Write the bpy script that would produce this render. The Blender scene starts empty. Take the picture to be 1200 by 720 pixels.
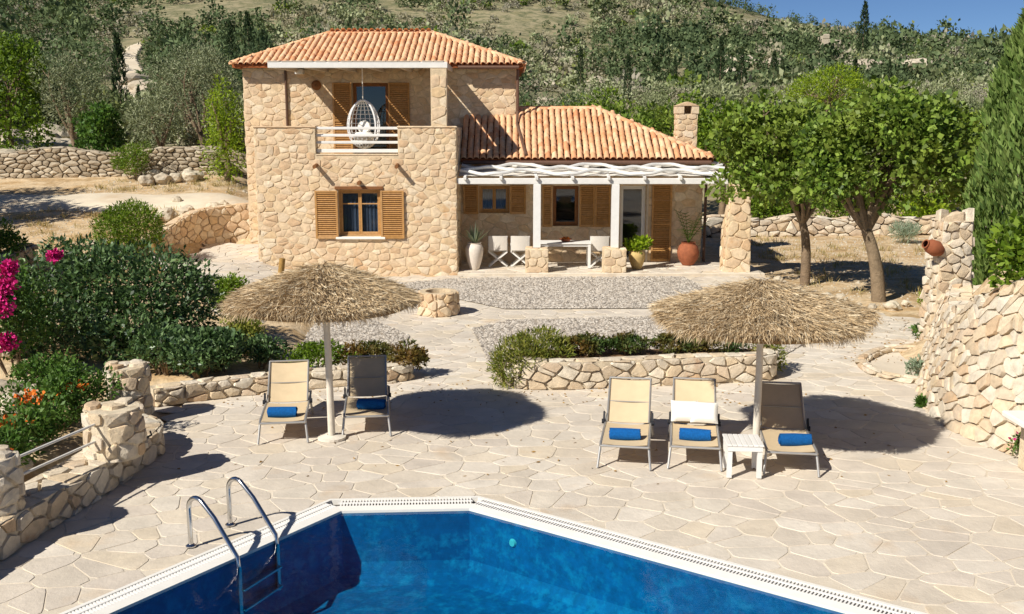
import bpy, math, random
import numpy as np
from math import radians, tan, atan, sin, cos, pi, sqrt
from mathutils import Vector, Matrix, noise as mnoise

S = bpy.context.scene
COL = S.collection

# ------------------------------------------------------------------ camera
CAM_H = 4.45
F = 1200.0                                   # focal length in pixels of a 1200 px wide picture
PITCH = atan(220.0 / F)                      # the horizon lies 220 px above the picture centre
cd = bpy.data.cameras.new('camera'); cam = bpy.data.objects.new('camera', cd); COL.objects.link(cam)
cd.lens = 36.0; cd.sensor_width = 36.0; cd.sensor_fit = 'HORIZONTAL'; cd.clip_start = .1; cd.clip_end = 3000
cam.location = (0, 0, CAM_H); cam.rotation_euler = (pi / 2 - PITCH, 0, 0)
S.camera = cam

# ------------------------------------------------------------------ light
SUNV = Vector((.88, .80, -1.02)).normalized()     # the way the light travels
w = bpy.data.worlds.new('World'); S.world = w; w.use_nodes = True
wn = w.node_tree.nodes; wl = w.node_tree.links; wn.clear()
sky = wn.new('ShaderNodeTexSky'); sky.sky_type = 'NISHITA'; sky.sun_disc = False
sky.sun_elevation = math.asin(-SUNV.z); sky.sun_rotation = math.atan2(-SUNV.x, -SUNV.y) % (2 * pi)
sky.air_density = .6; sky.dust_density = 0.0; sky.ozone_density = 7.0; sky.altitude = 900
bg = wn.new('ShaderNodeBackground'); bg.inputs[1].default_value = .06
wo = wn.new('ShaderNodeOutputWorld'); wl.new(sky.outputs[0], bg.inputs[0]); wl.new(bg.outputs[0], wo.inputs[0])
sl = bpy.data.lights.new('sun', 'SUN'); sl.energy = 4.9; sl.angle = radians(.55); sl.color = (1, .95, .87)
so = bpy.data.objects.new('sun', sl); COL.objects.link(so); so.rotation_euler = SUNV.to_track_quat('-Z', 'Y').to_euler()
so.location = (-20, -20, 30)
S.view_settings.view_transform = 'Standard'; S.view_settings.look = 'None'
S.view_settings.exposure = .3; S.view_settings.gamma = 1.0
S.render.engine = 'CYCLES'; S.cycles.max_bounces = 7; S.cycles.transparent_max_bounces = 12
S.cycles.caustics_reflective = False; S.cycles.caustics_refractive = False
S.cycles.sample_clamp_indirect = 6

# ------------------------------------------------------------------ helpers
def sstep(a, b, x):
    t = min(1, max(0, (x - a) / (b - a))); return t * t * (3 - 2 * t)
def lerp(a, b, t): return a + (b - a) * t
def G(px, py, z=0.0):                        # the point at height z seen at a photo pixel (used to read positions off)
    a = PITCH + atan((py - 360.0) / F); Y = (CAM_H - z) / tan(a)
    d = Y * cos(PITCH) + (CAM_H - z) * sin(PITCH)
    return Vector(((px - 600) / F * d, Y, z))
def XZ(px, py, Y):                           # the point at depth Y seen at a photo pixel
    a = PITCH + atan((py - 360.0) / F); z = CAM_H - Y * tan(a)
    d = Y * cos(PITCH) + (CAM_H - z) * sin(PITCH)
    return Vector(((px - 600) / F * d, Y, z))

WOFF = {}                                    # world offset of each root
def tag(o, label=None, cat=None, group=None, kind=None):
    if label: o['label'] = label
    if cat: o['category'] = cat
    if group: o['group'] = group
    if kind: o['kind'] = kind
    return o
def thing(name, label, cat, loc=(0, 0, 0), rz=0.0, group=None, scale=1.0):
    o = bpy.data.objects.new(name, None); COL.objects.link(o); o.empty_display_size = .2
    o.location = loc; o.rotation_euler = (0, 0, rz); o.scale = (scale,) * 3
    return tag(o, label, cat, group)
def link(o, parent=None, world=False):
    COL.objects.link(o)
    if parent is not None:
        o.parent = parent
        if world: o.matrix_parent_inverse = Matrix.Translation(-Vector(parent.location))
    return o
def dup(root, loc, rz=0.0, scale=1.0, label=None, group=None):
    def cp(o, par):
        c = o.copy(); COL.objects.link(c)
        if par is not None: c.parent = par
        for ch in o.children: cp(ch, c)
        return c
    r = cp(root, None); r.location = loc; r.rotation_euler = (0, 0, rz)
    r.scale = (scale,) * 3 if not hasattr(scale, '__len__') else scale
    if label: r['label'] = label
    if group: r['group'] = group
    return r
def np_mesh(name, V, Q, mat=None, smooth=False):           # V (n,3), Q (m,k) all faces with k corners
    V = np.asarray(V, dtype=np.float32); Q = np.asarray(Q, dtype=np.int32)
    me = bpy.data.meshes.new(name); k = Q.shape[1]
    me.vertices.add(len(V)); me.vertices.foreach_set('co', V.ravel())
    me.loops.add(Q.size); me.loops.foreach_set('vertex_index', Q.ravel())
    me.polygons.add(len(Q)); me.polygons.foreach_set('loop_start', np.arange(0, Q.size, k, dtype=np.int32))
    me.polygons.foreach_set('loop_total', np.full(len(Q), k, dtype=np.int32))
    if smooth: me.polygons.foreach_set('use_smooth', np.ones(len(Q), dtype=bool))
    me.update(calc_edges=True)
    if mat: me.materials.append(mat)
    return me
class MB:
    def __init__(s): s.v = []; s.f = []
    def add(s, vs, fs):
        b = len(s.v); s.v.extend([tuple(p) for p in vs]); s.f.extend([tuple(i + b for i in f) for f in fs]); return s
    def box(s, c, d, rot=None, bev=0.0):
        hx, hy, hz = d[0] / 2, d[1] / 2, d[2] / 2
        if bev <= 0:
            P = [Vector((x, y, z)) for x in (-hx, hx) for y in (-hy, hy) for z in (-hz, hz)]
            Fc = [(0, 1, 3, 2), (4, 6, 7, 5), (0, 4, 5, 1), (2, 3, 7, 6), (0, 2, 6, 4), (1, 5, 7, 3)]
        else:
            P = []; b = min(bev, hx * .9, hy * .9, hz * .9)
            for z, i in ((-hz, b), (-hz + b, 0), (hz - b, 0), (hz, b)):
                P += [Vector(p) for p in ((-hx + i, -hy + i, z), (hx - i, -hy + i, z), (hx - i, hy - i, z), (-hx + i, hy - i, z))]
            Fc = [(3, 2, 1, 0), (12, 13, 14, 15)]
            for r in range(3):
                for k in range(4):
                    a = r * 4 + k; e = r * 4 + (k + 1) % 4; Fc.append((a, e, e + 4, a + 4))
        if rot is not None: P = [rot @ p for p in P]
        c = Vector(c); return s.add([p + c for p in P], Fc)
    def box2(s, a, b, bev=0.0):
        a = Vector(a); b = Vector(b)
        return s.box((a + b) / 2, [abs(b[i] - a[i]) for i in range(3)], None, bev)
    def beam(s, a, b, wd, ht, bev=0.0):                    # a rectangular bar from a to b
        a = Vector(a); b = Vector(b); d = b - a
        q = d.to_track_quat('X', 'Z').to_matrix()
        return s.box((a + b) / 2, (d.length, wd, ht), q, bev)
    def tube(s, pts, rad, n=8, cap=True):
        pts = [Vector(p) for p in pts]
        if not hasattr(rad, '__len__'): rad = [rad] * len(pts)
        vs = []; fs = []; up = None
        for i, p in enumerate(pts):
            d = (pts[min(i + 1, len(pts) - 1)] - pts[max(i - 1, 0)]).normalized()
            if up is None: up = d.orthogonal().normalized()
            else:
                up = up - d * up.dot(d); up.normalize()
            sd = d.cross(up)
            for k in range(n):
                a = 2 * pi * k / n; vs.append(p + (up * cos(a) + sd * sin(a)) * rad[i])
        for i in range(len(pts) - 1):
            for k in range(n):
                a = i * n + k; b = i * n + (k + 1) % n; fs.append((a, b, b + n, a + n))
        if cap: fs.append(tuple(range(n - 1, -1, -1))); fs.append(tuple((len(pts) - 1) * n + k for k in range(n)))
        return s.add(vs, fs)
    def lathe(s, prof, n=24, c=(0, 0, 0), cap=False):
        vs = []; fs = []
        for r, z in prof:
            for k in range(n):
                a = 2 * pi * k / n; vs.append((c[0] + r * cos(a), c[1] + r * sin(a), c[2] + z))
        for i in range(len(prof) - 1):
            for k in range(n):
                a = i * n + k; b = i * n + (k + 1) % n; fs.append((a, b, b + n, a + n))
        if cap: fs.append(tuple(range(n - 1, -1, -1))); fs.append(tuple((len(prof) - 1) * n + k for k in range(n)))
        return s.add(vs, fs)
    def sheet(s, rows):                                    # rows of points -> quads
        nr = len(rows); nc = len(rows[0]); b = len(s.v); fs = []
        for i in range(nr - 1):
            for j in range(nc - 1): fs.append((i * nc + j, i * nc + j + 1, (i + 1) * nc + j + 1, (i + 1) * nc + j))
        return s.add([p for r in rows for p in r], fs)
    def mesh(s, name, mat, smooth=False):
        me = bpy.data.meshes.new(name); me.from_pydata(s.v, [], s.f)
        if smooth: me.polygons.foreach_set('use_smooth', [True] * len(me.polygons))
        me.materials.append(mat); me.update(); return me
    def build(s, name, mat, parent=None, world=False, smooth=False, bevel=0):
        o = bpy.data.objects.new(name, s.mesh(name, mat, smooth)); link(o, parent, world)
        if smooth:
            try:
                o.data.set_sharp_from_angle(angle=radians(40))
            except Exception: pass
        return o

# ------------------------------------------------------------------ materials
def rgb(h, k=1.0):                                         # sRGB hex -> linear
    c = [int(h[i:i + 2], 16) / 255 for i in (0, 2, 4)]
    return tuple(k * (x / 12.92 if x <= .04045 else ((x + .055) / 1.055) ** 2.4) for x in c)
def _rand(nt):
    oi = nt.nodes.new('ShaderNodeObjectInfo'); ge = nt.nodes.new('ShaderNodeNewGeometry')
    a = nt.nodes.new('ShaderNodeMath'); a.operation = 'ADD'; nt.links.new(oi.outputs['Random'], a.inputs[0]); nt.links.new(ge.outputs['Random Per Island'], a.inputs[1])
    fr = nt.nodes.new('ShaderNodeMath'); fr.operation = 'FRACT'; nt.links.new(a.outputs[0], fr.inputs[0])
    return fr.outputs[0], ge
def _ramp(nt, fac, cols, const=False):
    r = nt.nodes.new('ShaderNodeValToRGB'); e = r.color_ramp.elements
    while len(e) < len(cols): e.new(.5)
    for i, c in enumerate(cols):
        e[i].position = i / max(1, len(cols) - 1); e[i].color = (*c, 1)
    nt.links.new(fac, r.inputs[0]); return r.outputs[0]
def _mix(nt, a, b, fac, mode='MIX'):
    m = nt.nodes.new('ShaderNodeMix'); m.data_type = 'RGBA'; m.blend_type = mode
    for sck, v in ((m.inputs[0], fac), (m.inputs[6], a), (m.inputs[7], b)):
        if hasattr(v, 'node'): nt.links.new(v, sck)
        elif hasattr(v, '__len__'): sck.default_value = (*v, 1)
        else: sck.default_value = v
    return m.outputs[2]
def _noise(nt, vec, scale, det=4, rough=.6, dist=0):
    n = nt.nodes.new('ShaderNodeTexNoise'); n.inputs['Scale'].default_value = scale; n.inputs['Detail'].default_value = det
    n.inputs['Roughness'].default_value = rough; n.inputs['Distortion'].default_value = dist
    nt.links.new(vec, n.inputs['Vector']); return n.outputs[0]
def _range(nt, v, a, b, c, d):
    m = nt.nodes.new('ShaderNodeMapRange'); nt.links.new(v, m.inputs[0])
    for i, x in enumerate((a, b, c, d)): m.inputs[i + 1].default_value = x
    return m.outputs[0]
MATS = {}
def mat(name, cols, rough=.85, ns=5, na=.3, bs=40, bump=.2, spec=.3, metal=0.0, spots=None, bdist=.02, patch=None):
    m = bpy.data.materials.new(name); m.use_nodes = True; nt = m.node_tree; b = nt.nodes['Principled BSDF']
    rd, ge = _rand(nt); pos = ge.outputs['Position']
    c = _ramp(nt, rd, cols) if len(cols) > 1 else None
    if c is None:
        rv = nt.nodes.new('ShaderNodeRGB'); rv.outputs[0].default_value = (*cols[0], 1); c = rv.outputs[0]
    if na > 0:
        n1 = _noise(nt, pos, ns, 6, .65); k = _range(nt, n1, .25, .75, 1 - na, 1 + na)
        comb = nt.nodes.new('ShaderNodeCombineColor')
        for i in range(3): nt.links.new(k, comb.inputs[i])
        c = _mix(nt, c, comb.outputs[0], 1.0, 'MULTIPLY')
    if patch:                                              # large stains of another colour: (colour, scale, low, high, amount)
        pc, ps, lo, hi, am = patch
        n2 = _noise(nt, pos, ps, 5, .6, .4); c = _mix(nt, c, pc, _range(nt, n2, lo, hi, 0, am))
    if spots:
        pc, ps, lo, hi, am = spots
        n3 = _noise(nt, pos, ps, 3, .7); c = _mix(nt, c, pc, _range(nt, n3, lo, hi, 0, am))
    nt.links.new(c, b.inputs['Base Color']); b.inputs['Roughness'].default_value = rough
    b.inputs['Specular IOR Level'].default_value = spec; b.inputs['Metallic'].default_value = metal
    if bump > 0:
        bn = _noise(nt, pos, bs, 5, .7); bp = nt.nodes.new('ShaderNodeBump'); bp.inputs['Strength'].default_value = bump; bp.inputs['Distance'].default_value = bdist
        nt.links.new(bn, bp.inputs['Height']); nt.links.new(bp.outputs[0], b.inputs['Normal'])
    MATS[name] = m; return m
def leafmat(name, cols, trans=.32, rough=.5, spec=.3, big=None, tone=0.0):
    m = bpy.data.materials.new(name); m.use_nodes = True; nt = m.node_tree; b = nt.nodes['Principled BSDF']
    rd, ge = _rand(nt)
    if tone:                                               # each plant has a colour of its own
        at_ = nt.nodes.new('ShaderNodeAttribute'); at_.attribute_name = 'plant'; oi = nt.nodes.new('ShaderNodeObjectInfo'); ad = nt.nodes.new('ShaderNodeMath'); ad.operation = 'ADD'
        nt.links.new(at_.outputs['Fac'], ad.inputs[0]); nt.links.new(oi.outputs['Random'], ad.inputs[1]); fr = nt.nodes.new('ShaderNodeMath'); fr.operation = 'FRACT'; nt.links.new(ad.outputs[0], fr.inputs[0])
        m1 = nt.nodes.new('ShaderNodeMath'); m1.operation = 'MULTIPLY'; m1.inputs[1].default_value = tone; nt.links.new(fr.outputs[0], m1.inputs[0])
        m2 = nt.nodes.new('ShaderNodeMath'); m2.operation = 'MULTIPLY_ADD'; m2.inputs[1].default_value = 1 - tone; nt.links.new(rd, m2.inputs[0]); nt.links.new(m1.outputs[0], m2.inputs[2]); rd = m2.outputs[0]
    c = _ramp(nt, rd, cols)
    if big:
        n1 = _noise(nt, ge.outputs['Position'], big[0], 3, .6); c = _mix(nt, c, big[1], _range(nt, n1, .42, .62, 0, big[2]))
    nt.links.new(c, b.inputs['Base Color']); b.inputs['Roughness'].default_value = rough; b.inputs['Specular IOR Level'].default_value = spec
    tr = nt.nodes.new('ShaderNodeBsdfTranslucent'); c2 = _mix(nt, c, (1.0, 1.15, .5), .55, 'MULTIPLY'); nt.links.new(c2, tr.inputs[0])
    mx = nt.nodes.new('ShaderNodeMixShader'); mx.inputs[0].default_value = trans
    nt.links.new(b.outputs[0], mx.inputs[1]); nt.links.new(tr.outputs[0], mx.inputs[2]); nt.links.new(mx.outputs[0], nt.nodes['Material Output'].inputs[0])
    MATS[name] = m; return m

mat('wall_stone', [rgb('cfb493'), rgb('dcc6a6'), rgb('d2b58c'), rgb('dfcfb4'), rgb('c8a883'), rgb('d8c0a0')], ns=7, na=.24, bs=22, bump=.6, spots=(rgb('b9803f'), 1.5, .6, .74, .5), patch=(rgb('c3a98a'), 6, .5, .7, .5))
mat('wall_mortar', [rgb('d2bd9c')], ns=6, na=.25, bs=26, bump=.7, spots=(rgb('9c8160'), 7, .58, .7, .5))
mat('field_stone', [rgb('cbbba2'), rgb('dacfba'), rgb('c2ad90'), rgb('d6c2a2'), rgb('d0c4b0'), rgb('c4a682')], ns=8, na=.26, bs=25, bump=.8, spots=(rgb('b57f4a'), 1.7, .64, .76, .5), patch=(rgb('b0a99c'), 3.0, .55, .72, .5))
mat('field_mortar', [rgb('d0c1a6')], ns=8, na=.3, bs=30, bump=.6, spots=(rgb('9d8766'), 5, .58, .72, .5))
mat('dry_stone', [rgb('a89a84'), rgb('c2b49c'), rgb('93856f'), rgb('b7a488')], ns=3, na=.3, bs=15, bump=.6)
mat('dry_core', [rgb('5a4d3d')], ns=5, na=.3)
mat('paving', [rgb('d2c7b6'), rgb('d9cfbf'), rgb('cfc3b0'), rgb('d5cbba'), rgb('ccc0b0'), rgb('d6cab7'), rgb('d4c5ac'), rgb('c9beae')], rough=.8, ns=2.2, na=.18, bs=14, bump=.45, spots=(rgb('c2a074'), .7, .6, .74, .45), patch=(rgb('c0b5a6'), .45, .44, .66, .6))
mat('paving_joint', [rgb('d6cab6')], ns=3, na=.16, bs=40, bump=.3, patch=(rgb('c3b6a1'), .6, .45, .66, .6))
mat('pebble', [rgb('b7ab9c'), rgb('cdc2b2'), rgb('8f877d'), rgb('d8cfc1'), rgb('a59a8c'), rgb('6f6860')], ns=20, na=.15, bump=0)
mat('gravel_base', [rgb('a89c8c')], ns=30, na=.45, bs=60, bump=.8)
mat('tile', [rgb('dca67a'), rgb('e6bd94'), rgb('d6986a'), rgb('e6c29a'), rgb('dfac84'), rgb('e2b58a'), rgb('d08e62')], rough=.85, ns=9, na=.2, bs=40, bump=.2, spots=(rgb('b98d62'), 3, .6, .75, .4))
mat('tile_under', [rgb('96562f')], ns=8, na=.3)
mat('wood', [rgb('b98c56'), rgb('ad8048'), rgb('bb9262')], rough=.65, ns=14, na=.26, bs=60, bump=.1, patch=(rgb('9a7142'), 3, .5, .7, .5))
mat('wood_dark', [rgb('8a5c33'), rgb('7d5230')], rough=.7, ns=14, na=.25)
mat('white_wood', [rgb('e4e2dc'), rgb('dcd9d2')], rough=.55, ns=8, na=.06, bs=50, bump=.08)
mat('weathered', [rgb('bfb2a0'), rgb('cabfae')], rough=.75, ns=12, na=.18)
mat('log', [rgb('a38046'), rgb('8d6c3c')], rough=.85, ns=16, na=.35)
mat('metal_brown', [rgb('5c4334')], rough=.5, ns=8, na=.1, bump=0)
mat('gutter_metal', [rgb('6a4f40')], rough=.45, ns=8, na=.1, bump=0)
mat('steel', [(.62, .62, .62)], rough=.16, na=.04, metal=1.0, bump=0)
mat('aluminium', [rgb('b9b6b0')], rough=.38, na=.06, metal=.65, bump=0)
mat('black_plastic', [rgb('222226')], rough=.5, na=.1, bump=0)
mat('sling', [rgb('cdb793'), rgb('d0bb98')], rough=.85, ns=6, na=.08, bs=260, bump=.25, bdist=.004)
mat('towel', [rgb('0b5a9c'), rgb('0d60a6')], rough=.95, ns=40, na=.3, bs=120, bump=1.0, bdist=.015)
mat('cushion', [rgb('e9e5da')], rough=.95, ns=12, na=.05, bs=90, bump=.2)
mat('wicker', [rgb('e6e4e0')], rough=.6, na=.05, bump=0)
mat('canvas', [rgb('d9d2c6')], rough=.9, ns=20, na=.06)
mat('thatch', [rgb('c2a880'), rgb('d6c09c'), rgb('a88c64'), rgb('e2d4b6'), rgb('b89c74'), rgb('d0b892'), rgb('927a56')], rough=.9, ns=4, na=.2, bump=0)
mat('thatch_under', [rgb('7a5d38')], ns=20, na=.3)
mat('pole_wood', [rgb('ddd4c4'), rgb('d6ccba')], rough=.8, ns=9, na=.12, bs=40, bump=.2)
mat('terracotta', [rgb('94573a')], rough=.85, ns=9, na=.25)
mat('pot_white', [rgb('d9cec0')], rough=.75, ns=10, na=.12)
mat('pot_sand', [rgb('bfa36b')], rough=.8, ns=10, na=.2)
mat('plaster', [rgb('e9e5dc')], rough=.7, ns=5, na=.05)
mat('coping', [rgb('e8e4da')], rough=.55, ns=7, na=.06, bs=40, bump=.06)
mat('grate_bar', [rgb('e9e6df')], rough=.5, ns=7, na=.05, bump=0)
mat('channel', [rgb('55504a')], ns=7, na=.1, bump=0)
mat('bark', [rgb('7d6a55'), rgb('8a7860')], rough=.9, ns=6, na=.35, bs=18, bump=.8, bdist=.04)
mat('soil', [rgb('7b5f42')], rough=.95, ns=4, na=.35, bs=20, bump=.6)
mat('rock', [rgb('b9ad98'), rgb('c7bba4'), rgb('a79a86')], rough=.9, ns=4, na=.25, bs=12, bump=.7, spots=(rgb('a9743f'), 2, .62, .74, .4))
mat('curtain', [rgb('b4b6ba')], rough=.9, ns=3, na=.1, bump=0)
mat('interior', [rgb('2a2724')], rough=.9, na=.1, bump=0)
mat('rail_paint', [rgb('e6e1d5')], rough=.6, na=.05, bump=0)
mat('flower_pink', [rgb('c4146e'), rgb('d92b84'), rgb('a30f58')], rough=.7, na=0, bump=0)
mat('flower_orange', [rgb('d4621c'), rgb('e07b28')], rough=.7, na=0, bump=0)
leafmat('dry_grass', [rgb('b7a070'), rgb('cdb98a'), rgb('9c8858'), rgb('8f8a54')], rough=.8, spec=.1, trans=.3)
leafmat('leaf_dark', [rgb('2a3a20'), rgb('3e5632'), rgb('587544'), rgb('718c54'), rgb('385238'), rgb('88a268')], rough=.42, spec=.45, trans=.25)
leafmat('leaf_mulberry', [rgb('3c521c'), rgb('5a7626'), rgb('7a9636'), rgb('96ae4c'), rgb('354a1e'), rgb('6c8632')], rough=.5, spec=.3, trans=.3, big=(1.0, rgb('8f9a40'), .55))
leafmat('leaf_orchard', [rgb('566e26'), rgb('748c30'), rgb('8c9e3c'), rgb('48602a')], rough=.55, spec=.15)
leafmat('leaf_yellow', [rgb('6d8a1c'), rgb('8ea624'), rgb('a6b830'), rgb('587518')], rough=.55, trans=.36)
leafmat('leaf_olive', [rgb('6a7250'), rgb('878e68'), rgb('9ea480'), rgb('565f42'), rgb('acae8a')], rough=.6, spec=.2, trans=.2)
leafmat('leaf_bush', [rgb('4f6a1a'), rgb('6a8522'), rgb('829a2c'), rgb('3f5716')], rough=.55)
leafmat('leaf_rosemary', [rgb('6e7530'), rgb('8a8c3c'), rgb('a09c4a'), rgb('586428'), rgb('7d8a3a')], rough=.65, spec=.15)
leafmat('leaf_hedge', [rgb('2f4420'), rgb('46602c'), rgb('5a7238'), rgb('3c5030')], rough=.5, big=(1.1, rgb('8a5524'), .6))
leafmat('leaf_garden', [rgb('3a5a22'), rgb('557830'), rgb('6b8a3c'), rgb('2d481c')], rough=.5)
leafmat('leaf_cypress', [rgb('5f7a3a'), rgb('7c964c'), rgb('98ac62'), rgb('4a6230'), rgb('8ea056')], rough=.65, spec=.15, trans=.35)
leafmat('leaf_cypress_far', [rgb('2a3822'), rgb('364728'), rgb('43552f')], rough=.7, trans=.15)
leafmat('leaf_pine', [rgb('525f48'), rgb('687454'), rgb('7c8462'), rgb('434f3a')], rough=.8, spec=.05, trans=.2)
leafmat('hill_olive', [rgb('4c5638'), rgb('6f7752'), rgb('949a70'), rgb('aeb28c'), rgb('7e855c'), rgb('5c6a44'), rgb('999e5a')], rough=.7, spec=.1, trans=.18, tone=.72)
leafmat('hill_pine', [rgb('3f4c34'), rgb('556646'), rgb('6e7c56'), rgb('485638'), rgb('7c885c')], rough=.8, spec=.05, trans=.18, tone=.72)
leafmat('hill_green', [rgb('4a6228'), rgb('7a9034'), rgb('93a244'), rgb('56702c'), rgb('a0a84e')], rough=.6, spec=.12, tone=.65)
leafmat('leaf_scrub', [rgb('5a6240'), rgb('77785a'), rgb('a39c84'), rgb('8f8b6c'), rgb('b0a890'), rgb('6e6a4e'), rgb('8a7c5c')], rough=.85, spec=.05, trans=.15, big=(.02, rgb('a29c94'), .4), tone=.72)
leafmat('leaf_agave', [rgb('8d9c84'), rgb('a3b096'), rgb('76886c')], rough=.5)
leafmat('leaf_palm', [rgb('4b6628'), rgb('5f7c30'), rgb('6b7a30')], rough=.5)

def glassmat():
    m = bpy.data.materials.new('pane_glass'); m.use_nodes = True; nt = m.node_tree; nt.nodes.clear()
    out = nt.nodes.new('ShaderNodeOutputMaterial'); tr = nt.nodes.new('ShaderNodeBsdfTransparent'); tr.inputs[0].default_value = (.55, .6, .66, 1)
    gl = nt.nodes.new('ShaderNodeBsdfGlossy'); gl.inputs['Roughness'].default_value = .03
    lw = nt.nodes.new('ShaderNodeLayerWeight'); pw = nt.nodes.new('ShaderNodeMath'); pw.operation = 'POWER'; pw.inputs[1].default_value = 5; nt.links.new(lw.outputs['Facing'], pw.inputs[0])
    mx = nt.nodes.new('ShaderNodeMixShader'); nt.links.new(_range(nt, pw.outputs[0], 0, 1, .07, 1), mx.inputs[0]); nt.links.new(tr.outputs[0], mx.inputs[1]); nt.links.new(gl.outputs[0], mx.inputs[2])
    nt.links.new(mx.outputs[0], out.inputs[0]); MATS['pane_glass'] = m
glassmat()
def watermat():
    m = bpy.data.materials.new('pool_water'); m.use_nodes = True; nt = m.node_tree; nt.nodes.clear()
    out = nt.nodes.new('ShaderNodeOutputMaterial'); tr = nt.nodes.new('ShaderNodeBsdfTransparent'); tr.inputs[0].default_value = (.2, .70, .77, 1)
    gl = nt.nodes.new('ShaderNodeBsdfGlossy'); gl.inputs['Roughness'].default_value = .04
    lw = nt.nodes.new('ShaderNodeLayerWeight'); lw.inputs[0].default_value = .5; pw = nt.nodes.new('ShaderNodeMath'); pw.operation = 'POWER'; pw.inputs[1].default_value = 5; nt.links.new(lw.outputs['Facing'], pw.inputs[0])
    ge = nt.nodes.new('ShaderNodeNewGeometry'); n = _noise(nt, ge.outputs['Position'], 5.0, 3, .55, .8)
    bp = nt.nodes.new('ShaderNodeBump'); bp.inputs['Strength'].default_value = .2; bp.inputs['Distance'].default_value = .02
    nt.links.new(n, bp.inputs['Height']); nt.links.new(bp.outputs[0], gl.inputs['Normal']); nt.links.new(bp.outputs[0], lw.inputs['Normal'])
    mx = nt.nodes.new('ShaderNodeMixShader'); nt.links.new(_range(nt, pw.outputs[0], 0, 1, .02, 1), mx.inputs[0]); nt.links.new(tr.outputs[0], mx.inputs[1]); nt.links.new(gl.outputs[0], mx.inputs[2])
    nt.links.new(mx.outputs[0], out.inputs[0]); MATS['water'] = m
watermat()
mat('pool_tile', [rgb('1874a8')], rough=.5, ns=9, na=.35, bs=50, bump=.05, spots=(rgb('40aad2'), 6, .5, .7, .6), patch=(rgb('0f5c90'), 1.2, .46, .66, .6))  # mosaic tones, with stronger mottling that paints rippling water light into the tiles

def groundmat():
    m = bpy.data.materials.new('ground'); m.use_nodes = True; nt = m.node_tree; b = nt.nodes['Principled BSDF']
    ge = nt.nodes.new('ShaderNodeNewGeometry'); pos = ge.outputs['Position']
    sx = nt.nodes.new('ShaderNodeSeparateXYZ'); nt.links.new(pos, sx.inputs[0])
    n1 = _noise(nt, pos, .55, 7, .65); near = _ramp(nt, _range(nt, n1, .3, .7, 0, 1), [rgb('a5865f'), rgb('c4a67c'), rgb('d2bb98'), rgb('b3966e'), rgb('cbb592')])
    n2 = _noise(nt, pos, .06, 8, .7); far = _ramp(nt, _range(nt, n2, .3, .7, 0, 1), [rgb('75744f'), rgb('938a68'), rgb('a4997a'), rgb('7d7a58'), rgb('b8ab90')])
    n5 = _noise(nt, pos, .33, 6, .75, .5); far = _mix(nt, far, rgb('5c6346'), _range(nt, n5, .46, .58, 0, .8))
    c = _mix(nt, near, far, _range(nt, sx.outputs[1], 44, 60, 0, 1))
    n3 = _noise(nt, pos, 9, 4, .7); k = _range(nt, n3, .3, .7, .68, 1.2); cc = nt.nodes.new('ShaderNodeCombineColor')
    for i in range(3): nt.links.new(k, cc.inputs[i])
    c = _mix(nt, c, cc.outputs[0], 1, 'MULTIPLY'); nt.links.new(c, b.inputs['Base Color']); b.inputs['Roughness'].default_value = .95; b.inputs['Specular IOR Level'].default_value = .1
    bp = nt.nodes.new('ShaderNodeBump'); bp.inputs['Strength'].default_value = .5; bp.inputs['Distance'].default_value = .05; nt.links.new(n3, bp.inputs['Height']); nt.links.new(bp.outputs[0], b.inputs['Normal'])
    MATS['ground'] = m
groundmat()
mat('track', [rgb('d9cbb2')], rough=.95, ns=1.2, na=.15, bs=10, bump=.4, patch=(rgb('c4a57c'), .5, .5, .7, .6))

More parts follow.
